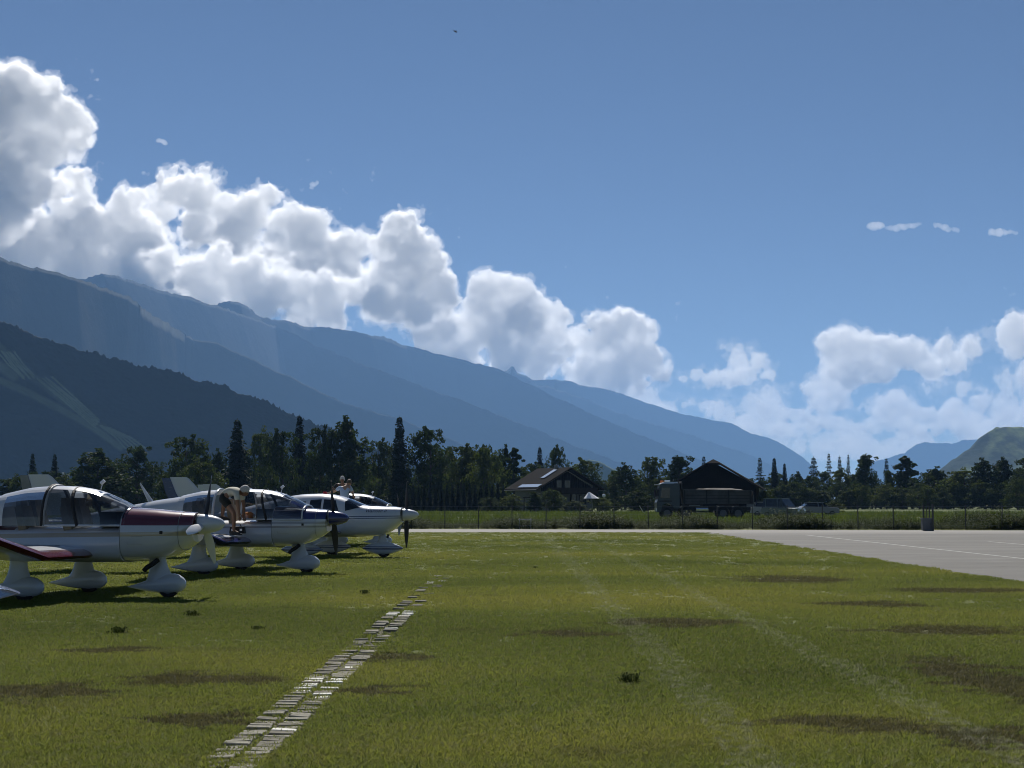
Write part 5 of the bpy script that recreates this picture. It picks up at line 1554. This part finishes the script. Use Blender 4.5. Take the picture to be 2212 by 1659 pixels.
    if lettering:
        cu = bpy.data.curves.new('lettering', 'FONT'); cu.body = lettering; cu.size = .115; cu.shear = .25; cu.extrude = .002
        to = bpy.data.objects.new('lettering', cu); COL.objects.link(to)
        dg = bpy.context.evaluated_depsgraph_get(); me_ = bpy.data.meshes.new_from_object(to.evaluated_get(dg)); bpy.data.objects.remove(to)
        me_.materials.append(flat('lettering_dark', (.03, .03, .05), .5))
        w0 = max(v.co.x for v in me_.vertices)
        for v in me_.vertices:
            x = -.46 + v.co.x * .62 / w0; z = 1.29 + v.co.y
            v.co = (x, -(psurf(x, z) + .004 + v.co.z), z)
        link('lettering', me_, o)
    place(o, px, Yd, phi)
    return o
liv3 = livery('white_blue_line_livery', (0.54, 0.56, 0.61), [(1.165, 1.19, -7, 2, (0.02, 0.03, 0.09), .012), (1.11, 1.135, -7, 2, (0.02, 0.03, 0.09), .012)])
pant3 = livery('white_blue_line_fairing', (0.52, 0.55, 0.62), [(.285, .315, -3, 3, (0.02, 0.035, 0.12), 0), (.225, .265, -3, 3, (0.02, 0.035, 0.12), 0)])
plane3 = metal_tourer('white low wing plane with two thin dark side lines and small cabin windows', 832, 47.7, PHI, MIDBLUE, liv3, pant3, MIDBLUE, True, 'Warrior II')
# a fifth plane stands to the left of the viewer, only its blue wing tip reaches into view
plane0 = metal_tourer('plane outside the left edge, only its blue and white wing tip shows', 100, 12, 0, MIDBLUE, liv3, pant3, MIDBLUE, group='low wing planes parked in a row')
me_ = wing_mesh([(s, xl, c, z) for s, xl, c, z in [(0, -1.15, 1.75, .70), (.6, -1.15, 1.70, .71), (1.1, -1.25, 1.60, .74), (4.3, -1.32, 1.22, .99), (4.62, -1.42, 1.0, 1.02), (4.74, -1.62, .5, 1.03)]], [MIDBLUE, WHITE], .05)
for ch_ in plane0.children:
    if ch_.name.startswith('wing') and max(v.co.y for v in ch_.data.vertices) > 3:
        ch_.data = me_
        for lamp_ in [c_ for c_ in ch_.children if c_.name.startswith(('tip_lamp', 'flap_gap'))]:
            bpy.data.objects.remove(lamp_)
plane0.rotation_euler = (0, 0, R(-97)); plane0.location = (-8.0, 8.75, 0)
# ------------------------------------------------------------------ people
def skin(name, pts, edges, rad, root, mat, sub=2):
    """one continuous surface grown round a jointed skeleton"""
    keys = list(pts)
    me = bpy.data.meshes.new(name + '_bones')
    me.from_pydata([tuple(pts[k]) for k in keys], [(keys.index(a), keys.index(b)) for a, b in edges], [])
    ob = bpy.data.objects.new(name + '_bones', me); COL.objects.link(ob)
    md = ob.modifiers.new('skin', 'SKIN'); md.use_smooth_shade = True; md.branch_smoothing = .4
    sv = me.skin_vertices[0].data
    for i, k in enumerate(keys):
        r = rad[k]; sv[i].radius = r if hasattr(r, '__len__') else (r, r); sv[i].use_root = (k == root)
    s2 = ob.modifiers.new('sub', 'SUBSURF'); s2.levels = sub; s2.render_levels = sub
    dg = bpy.context.evaluated_depsgraph_get(); dg.update()
    out = bpy.data.meshes.new_from_object(ob.evaluated_get(dg)); out.name = name
    bpy.data.objects.remove(ob); bpy.data.meshes.remove(me)
    out.materials.clear(); out.materials.append(mat)
    out.polygons.foreach_set('use_smooth', [True] * len(out.polygons))
    return out

def hand(pts, edges, rad, wr, dirn, side, tag_, curl=.5, perp=None):
    """palm and five fingers rooted at the wrist"""
    d = Vector(dirn).normalized(); p = (Vector(perp) if perp else d.orthogonal()).normalized(); nrm = d.cross(p).normalized()
    w = Vector(pts[wr])
    pts['palm' + tag_] = w + d * .07; rad['palm' + tag_] = (.034, .020); edges.append((wr, 'palm' + tag_))
    for k, (off, ln) in enumerate(((-.030, .070), (-.010, .082), (.010, .078), (.028, .062))):
        b_ = w + d * .095 + p * off
        a = 'f%d' % k + tag_
        pts[a + 'a'] = b_; pts[a + 'b'] = b_ + d * ln * .5 + nrm * curl * ln * .15; pts[a + 'c'] = b_ + d * ln * .85 + nrm * curl * ln * .55
        rad[a + 'a'] = .0095; rad[a + 'b'] = .009; rad[a + 'c'] = .0075
        edges += [('palm' + tag_, a + 'a'), (a + 'a', a + 'b'), (a + 'b', a + 'c')]
    b_ = w + d * .035 - p * .03 * side
    pts['t' + tag_ + 'a'] = b_ - p * .012 * side; pts['t' + tag_ + 'b'] = b_ + d * .045 - p * .025 * side + nrm * .01
    rad['t' + tag_ + 'a'] = .011; rad['t' + tag_ + 'b'] = .009
    edges += [(wr, 't' + tag_ + 'a'), ('t' + tag_ + 'a', 't' + tag_ + 'b')]

def head_mesh(b, c, fwd, up, r=.105):
    """skull with brow, nose, chin and ears round centre c"""
    f = Vector(fwd).normalized(); u = (Vector(up) - f * Vector(up).dot(f)).normalized(); s = f.cross(u)
    rings = []
    for i in range(13):
        la = -math.pi / 2 + math.pi * i / 12
        ring = []
        for k in range(18):
            lo_ = 2 * math.pi * k / 18
            x, y_, z = math.cos(la) * math.cos(lo_), math.cos(la) * math.sin(lo_), math.sin(la)
            x *= .95; y_ *= .76; z *= 1.12
            if z < -.2: x += .10 * (-z) if x > 0 else -.0; y_ *= 1 - .22 * (-z)
            if abs(y_) < .16 and x > .5 and -.35 < z < .1: x += .22 * (1 - abs(z + .18) / .3)
            if abs(x) < .15 and abs(z) < .25 and abs(y_) > .6: y_ *= 1.16
            ring.append(Vector(c) + (f * x + s * y_ + u * z) * r)
        rings.append(ring)
    b.loft(rings)
    return f, u, s

def person(label, J, mats, fwd, up, loc, rz=0.0, hair_long=False, hat=None):
    """J: joints; mats: skin, shirt, legwear, hair, shoe; long = legwear reaches the ankle"""
    SK, SH, LG, HR, SO, long_ = mats
    o = empty('person', loc, rz); tag(o, label, 'person')
    pts = {k: Vector(v) for k, v in J.items() if k != 'head'}
    E = [('pelvis', 'waist'), ('waist', 'chest'), ('chest', 'neck'), ('neck', 'headb')]
    Rd = {'pelvis': (.145, .115), 'waist': (.125, .10), 'chest': (.15, .11), 'neck': .055, 'headb': .06}
    for s in 'lr':
        E += [('chest', 'sh' + s), ('sh' + s, 'el' + s), ('el' + s, 'wr' + s), ('pelvis', 'hip' + s), ('hip' + s, 'kn' + s), ('kn' + s, 'an' + s), ('an' + s, 'toe' + s)]
        Rd.update({'sh' + s: .058, 'el' + s: .042, 'wr' + s: .028, 'hip' + s: .088, 'kn' + s: .058, 'an' + s: .038, 'toe' + s: .032})
        hand(pts, E, Rd, 'wr' + s, pts['wr' + s] - pts['el' + s], 1 if s == 'r' else -1, s, perp=J.get('palm_dir' + s))
    for k in [k for k in pts if k.startswith('palm_dir')]: pts.pop(k)
    me = skin('body', pts, E, Rd, 'pelvis', SK)
    hb = MB(); f, u, s = head_mesh(hb, J['head'], fwd, up)
    hm2 = hb.mesh('head', SK)
    bm = bmesh.new(); bm.from_mesh(me); bm.from_mesh(hm2); bm.to_mesh(me); bm.free(); me.polygons.foreach_set('use_smooth', [True] * len(me.polygons))
    link('body', me, o)
    c = Vector(J['head'])
    for k in (-1, 1):
        b = MB(); p = c + f * .088 + s * .036 * k + u * .015
        b.loft([[p + (s * math.cos(a) + u * math.sin(a)) * q + f * .006 * w_ for a in [j * 1.047 for j in range(6)]] for q, w_ in ((.010, 0), (.007, 1), (.002, 1.4))]); b.build('eye', PANEL, o)
    b = MB(); p = c + f * .093 - u * .055; b.box(p, (.012, .042, .008), M=Matrix((f, s, u)).transposed()); b.build('mouth', flat('lips', (.25, .09, .07), .6), o)
    # hair cap
    b = MB(); rings = []
    for i in range(8):
        la = -.30 + (math.pi / 2 + .30) * i / 7
        rings.append([c + (f * (math.cos(la) * math.cos(q) * .98 - .12 - (.10 if i == 0 and math.cos(q) > .3 else 0)) + s * math.cos(la) * math.sin(q) * .82 + u * (math.sin(la) * 1.17 + (.50 if math.cos(q) > .2 and i < 3 else 0) * (1 - i / 3) * max(0, math.cos(q)))) * .113 for q in [2 * math.pi * k / 18 for k in range(18)]])
    b.loft(rings); b.build('hair', HR, o, 60)
    # shirt with short sleeves
    P2 = {k: pts[k] for k in ('pelvis', 'waist', 'chest')}; P2['nk'] = pts['chest'].lerp(pts['neck'], .55)
    E2 = [('pelvis', 'waist'), ('waist', 'chest'), ('chest', 'nk')]; R2 = {'pelvis': (.165, .135), 'waist': (.152, .125), 'chest': (.172, .132), 'nk': (.085, .075)}
    for q in 'lr':
        P2['s' + q] = pts['sh' + q]; P2['e' + q] = pts['sh' + q].lerp(pts['el' + q], .72)
        E2 += [('chest', 's' + q), ('s' + q, 'e' + q)]; R2['s' + q] = .078; R2['e' + q] = .064
    link('shirt', skin('shirt', P2, E2, R2, 'pelvis', SH), o)
    P3 = {'pelvis': pts['pelvis'], 'w': pts['pelvis'].lerp(pts['waist'], .55)}; E3 = [('pelvis', 'w')]; R3 = {'pelvis': (.175, .145), 'w': (.158, .13)}
    for q in 'lr':
        P3['h' + q] = pts['hip' + q]; P3['k' + q] = pts['hip' + q].lerp(pts['kn' + q], .62 if not long_ else 1.0)
        E3 += [('pelvis', 'h' + q), ('h' + q, 'k' + q)]; R3['h' + q] = .118; R3['k' + q] = .095 if not long_ else .078
        if long_:
            P3['a' + q] = pts['kn' + q].lerp(pts['an' + q], .95); E3.append(('k' + q, 'a' + q)); R3['a' + q] = .06
    link('trousers' if long_ else 'shorts', skin('legwear', P3, E3, R3, 'pelvis', LG), o)
    for q in 'lr':
        a, t_ = pts['an' + q], pts['toe' + q]
        d = (t_ - a); d.z = 0; d.normalize(); sd = Vector((-d.y, d.x, 0)); base = min(a.z - .055, t_.z - .03)
        rings = []
        for u_, w_, h_ in ((-.085, .022, .05), (-.06, .038, .085), (.0, .042, .09), (.08, .046, .06), (.14, .045, .045), (.185, .03, .03)):
            p = Vector((a.x, a.y, base)) + d * u_
            rings.append([p - sd * w_, p + sd * w_, p + sd * w_ * .8 + Vector((0, 0, h_)), p - sd * w_ * .8 + Vector((0, 0, h_))])
        b = MB(); b.loft(rings); b.build('shoe', SO, o, 60)
    return o

SKIN_T = flat('tanned_skin', (0.20, 0.105, 0.065), .55, var=.08)
SKIN_P = flat('pale_skin', (0.42, 0.25, 0.17), .55, var=.08)
BEIGE = flat('beige_shirt', (0.46, 0.45, 0.38), .9, var=.08)
BLACKCLOTH = flat('black_shorts', (0.012, 0.014, 0.012), .9)
DARKCLOTH = flat('dark_shirt', (0.03, 0.032, 0.035), .9)
BLUECLOTH = flat('pale_blue_shirt', (0.42, 0.50, 0.66), .9, var=.06)
JEANS = flat('blue_jeans', (0.035, 0.05, 0.10), .9)
HAIR_G = flat('grey_hair', (0.45, 0.43, 0.40), .8, var=.2, scale=30)
HAIR_B = flat('brown_hair', (0.10, 0.075, 0.05), .7, var=.2, scale=30)
SHOE = flat('dark_shoe', (0.03, 0.028, 0.026), .7)

A = {'pelvis': (-.27, .06, .86), 'waist': (-.13, .07, .965), 'chest': (.04, .06, .985), 'neck': (.15, .05, .965), 'headb': (.19, .05, .955), 'head': (.225, .05, .965),
     'shl': (.09, .22, .93), 'ell': (.14, .26, .68), 'wrl': (.16, .24, .46), 'shr': (.09, -.11, .92), 'elr': (.13, -.14, .68), 'wrr': (.15, -.10, .47),
     'hipr': (-.24, -.04, .80), 'knr': (.03, -.10, .50), 'anr': (0, 0, .085), 'toer': (.13, 0, .035),
     'hipl': (-.30, .16, .80), 'knl': (-.34, .36, .68), 'anl': (-.40, .40, .40), 'toel': (-.27, .44, .35)}
person('person in black shorts bending over on the wing of the navy nosed plane', A, (SKIN_T, BEIGE, BLACKCLOTH, HAIR_G, SHOE, False), (.75, 0, -.66), (.6, 0, .75), (PX(507, 36.35), 36.35, .862), R(-8))
B = {'pelvis': (0, .1, .84), 'waist': (0, .05, 1.0), 'chest': (0, -.05, 1.22), 'neck': (0, -.12, 1.38), 'headb': (0, -.15, 1.44), 'head': (0, -.17, 1.50),
     'shl': (.19, -.06, 1.33), 'ell': (.36, -.16, 1.12), 'wrl': (.44, -.34, .94), 'shr': (-.19, -.06, 1.33), 'elr': (-.36, -.16, 1.12), 'wrr': (-.46, -.32, .92),
     'hipl': (.10, .1, .80), 'knl': (.12, .02, .44), 'anl': (.13, .08, .085), 'toel': (.14, -.05, .035), 'hipr': (-.10, .1, .80), 'knr': (-.12, .02, .44), 'anr': (-.13, .08, .085), 'toer': (-.14, -.05, .035)}
person('person in dark shirt with grey hair leaning with spread arms behind the farthest plane', B, (SKIN_T, DARKCLOTH, JEANS, HAIR_G, SHOE, True), (0, -1, -.25), (0, -.2, 1), (PX(741, 59.6), 59.6, .88))
C_ = {'pelvis': (-.04, 0, .78), 'waist': (-.03, .02, .94), 'chest': (.0, .08, 1.13), 'neck': (.06, .14, 1.28), 'headb': (.10, .17, 1.32), 'head': (.13, .19, 1.36),
      'shl': (-.18, .10, 1.20), 'ell': (-.38, .16, 1.06), 'wrl': (-.58, .22, 1.02), 'shr': (.17, .08, 1.22), 'elr': (.24, .22, 1.0), 'wrr': (.26, .42, .92),
      'hipl': (-.13, 0, .74), 'knl': (-.14, .08, .42), 'anl': (-.14, 0, .085), 'toel': (-.13, .13, .035), 'hipr': (.05, 0, .74), 'knr': (.06, .08, .42), 'anr': (.07, 0, .085), 'toer': (.08, .13, .035)}
person('person in pale blue shirt seen from behind, reaching over beside the farthest plane', C_, (SKIN_P, BLUECLOTH, JEANS, HAIR_B, SHOE, True), (.3, .9, -.3), (.1, .2, 1), (PX(746, 57.3), 57.3, .88))
# things lying about the open cockpit of the navy nosed plane
hx = plane2.matrix_world if False else None
def on_plane2(x, y, z):
    c, s = math.cos(-PHI), math.sin(-PHI)
    return (plane2.location.x + x * c - y * s, plane2.location.y + x * s + y * c, z)
b = MB(); rd = random.Random(8); rings = []
for i in range(7):
    u = i / 6; rings.append([((u - .5) * .30, math.cos(a) * (.10 * math.sin(math.pi * (u * .8 + .1)) + rd.uniform(0, .02)), .09 + math.sin(a) * (.08 * math.sin(math.pi * (u * .8 + .1)) + rd.uniform(0, .02))) for a in [k * .785 for k in range(8)]])
b.loft(rings); bag = b.build('cloth_bundle', flat('orange_cloth', (0.55, 0.20, 0.04), .8, var=.2), None, 60, loc=on_plane2(-1.15, -.38, 1.19)); tag(bag, 'orange cloth bundle lying in the open cockpit below the bending person', 'cloth')
b = MB(); b.box((0, 0, .085), (.34, .2, .15), taper=.9); bx_ = b.build('tool_bag', flat('black_bag', (.015, .015, .017), .6), None, None, loc=on_plane2(-1.25, -.80, .885)); tag(bx_, 'black tool bag with shiny buckles on the wing of the navy nosed plane', 'bag')
for k in (-.09, .09):
    b = MB(); b.box((k, -.103, .09), (.05, .012, .045)); b.build('buckle', METAL_SHINY, bx_)
b = MB(); b.path([(-.08, 0, .16), (-.05, 0, .22), (.05, 0, .22), (.08, 0, .16)], .01, 6); b.build('handle', BLACKP, bx_)
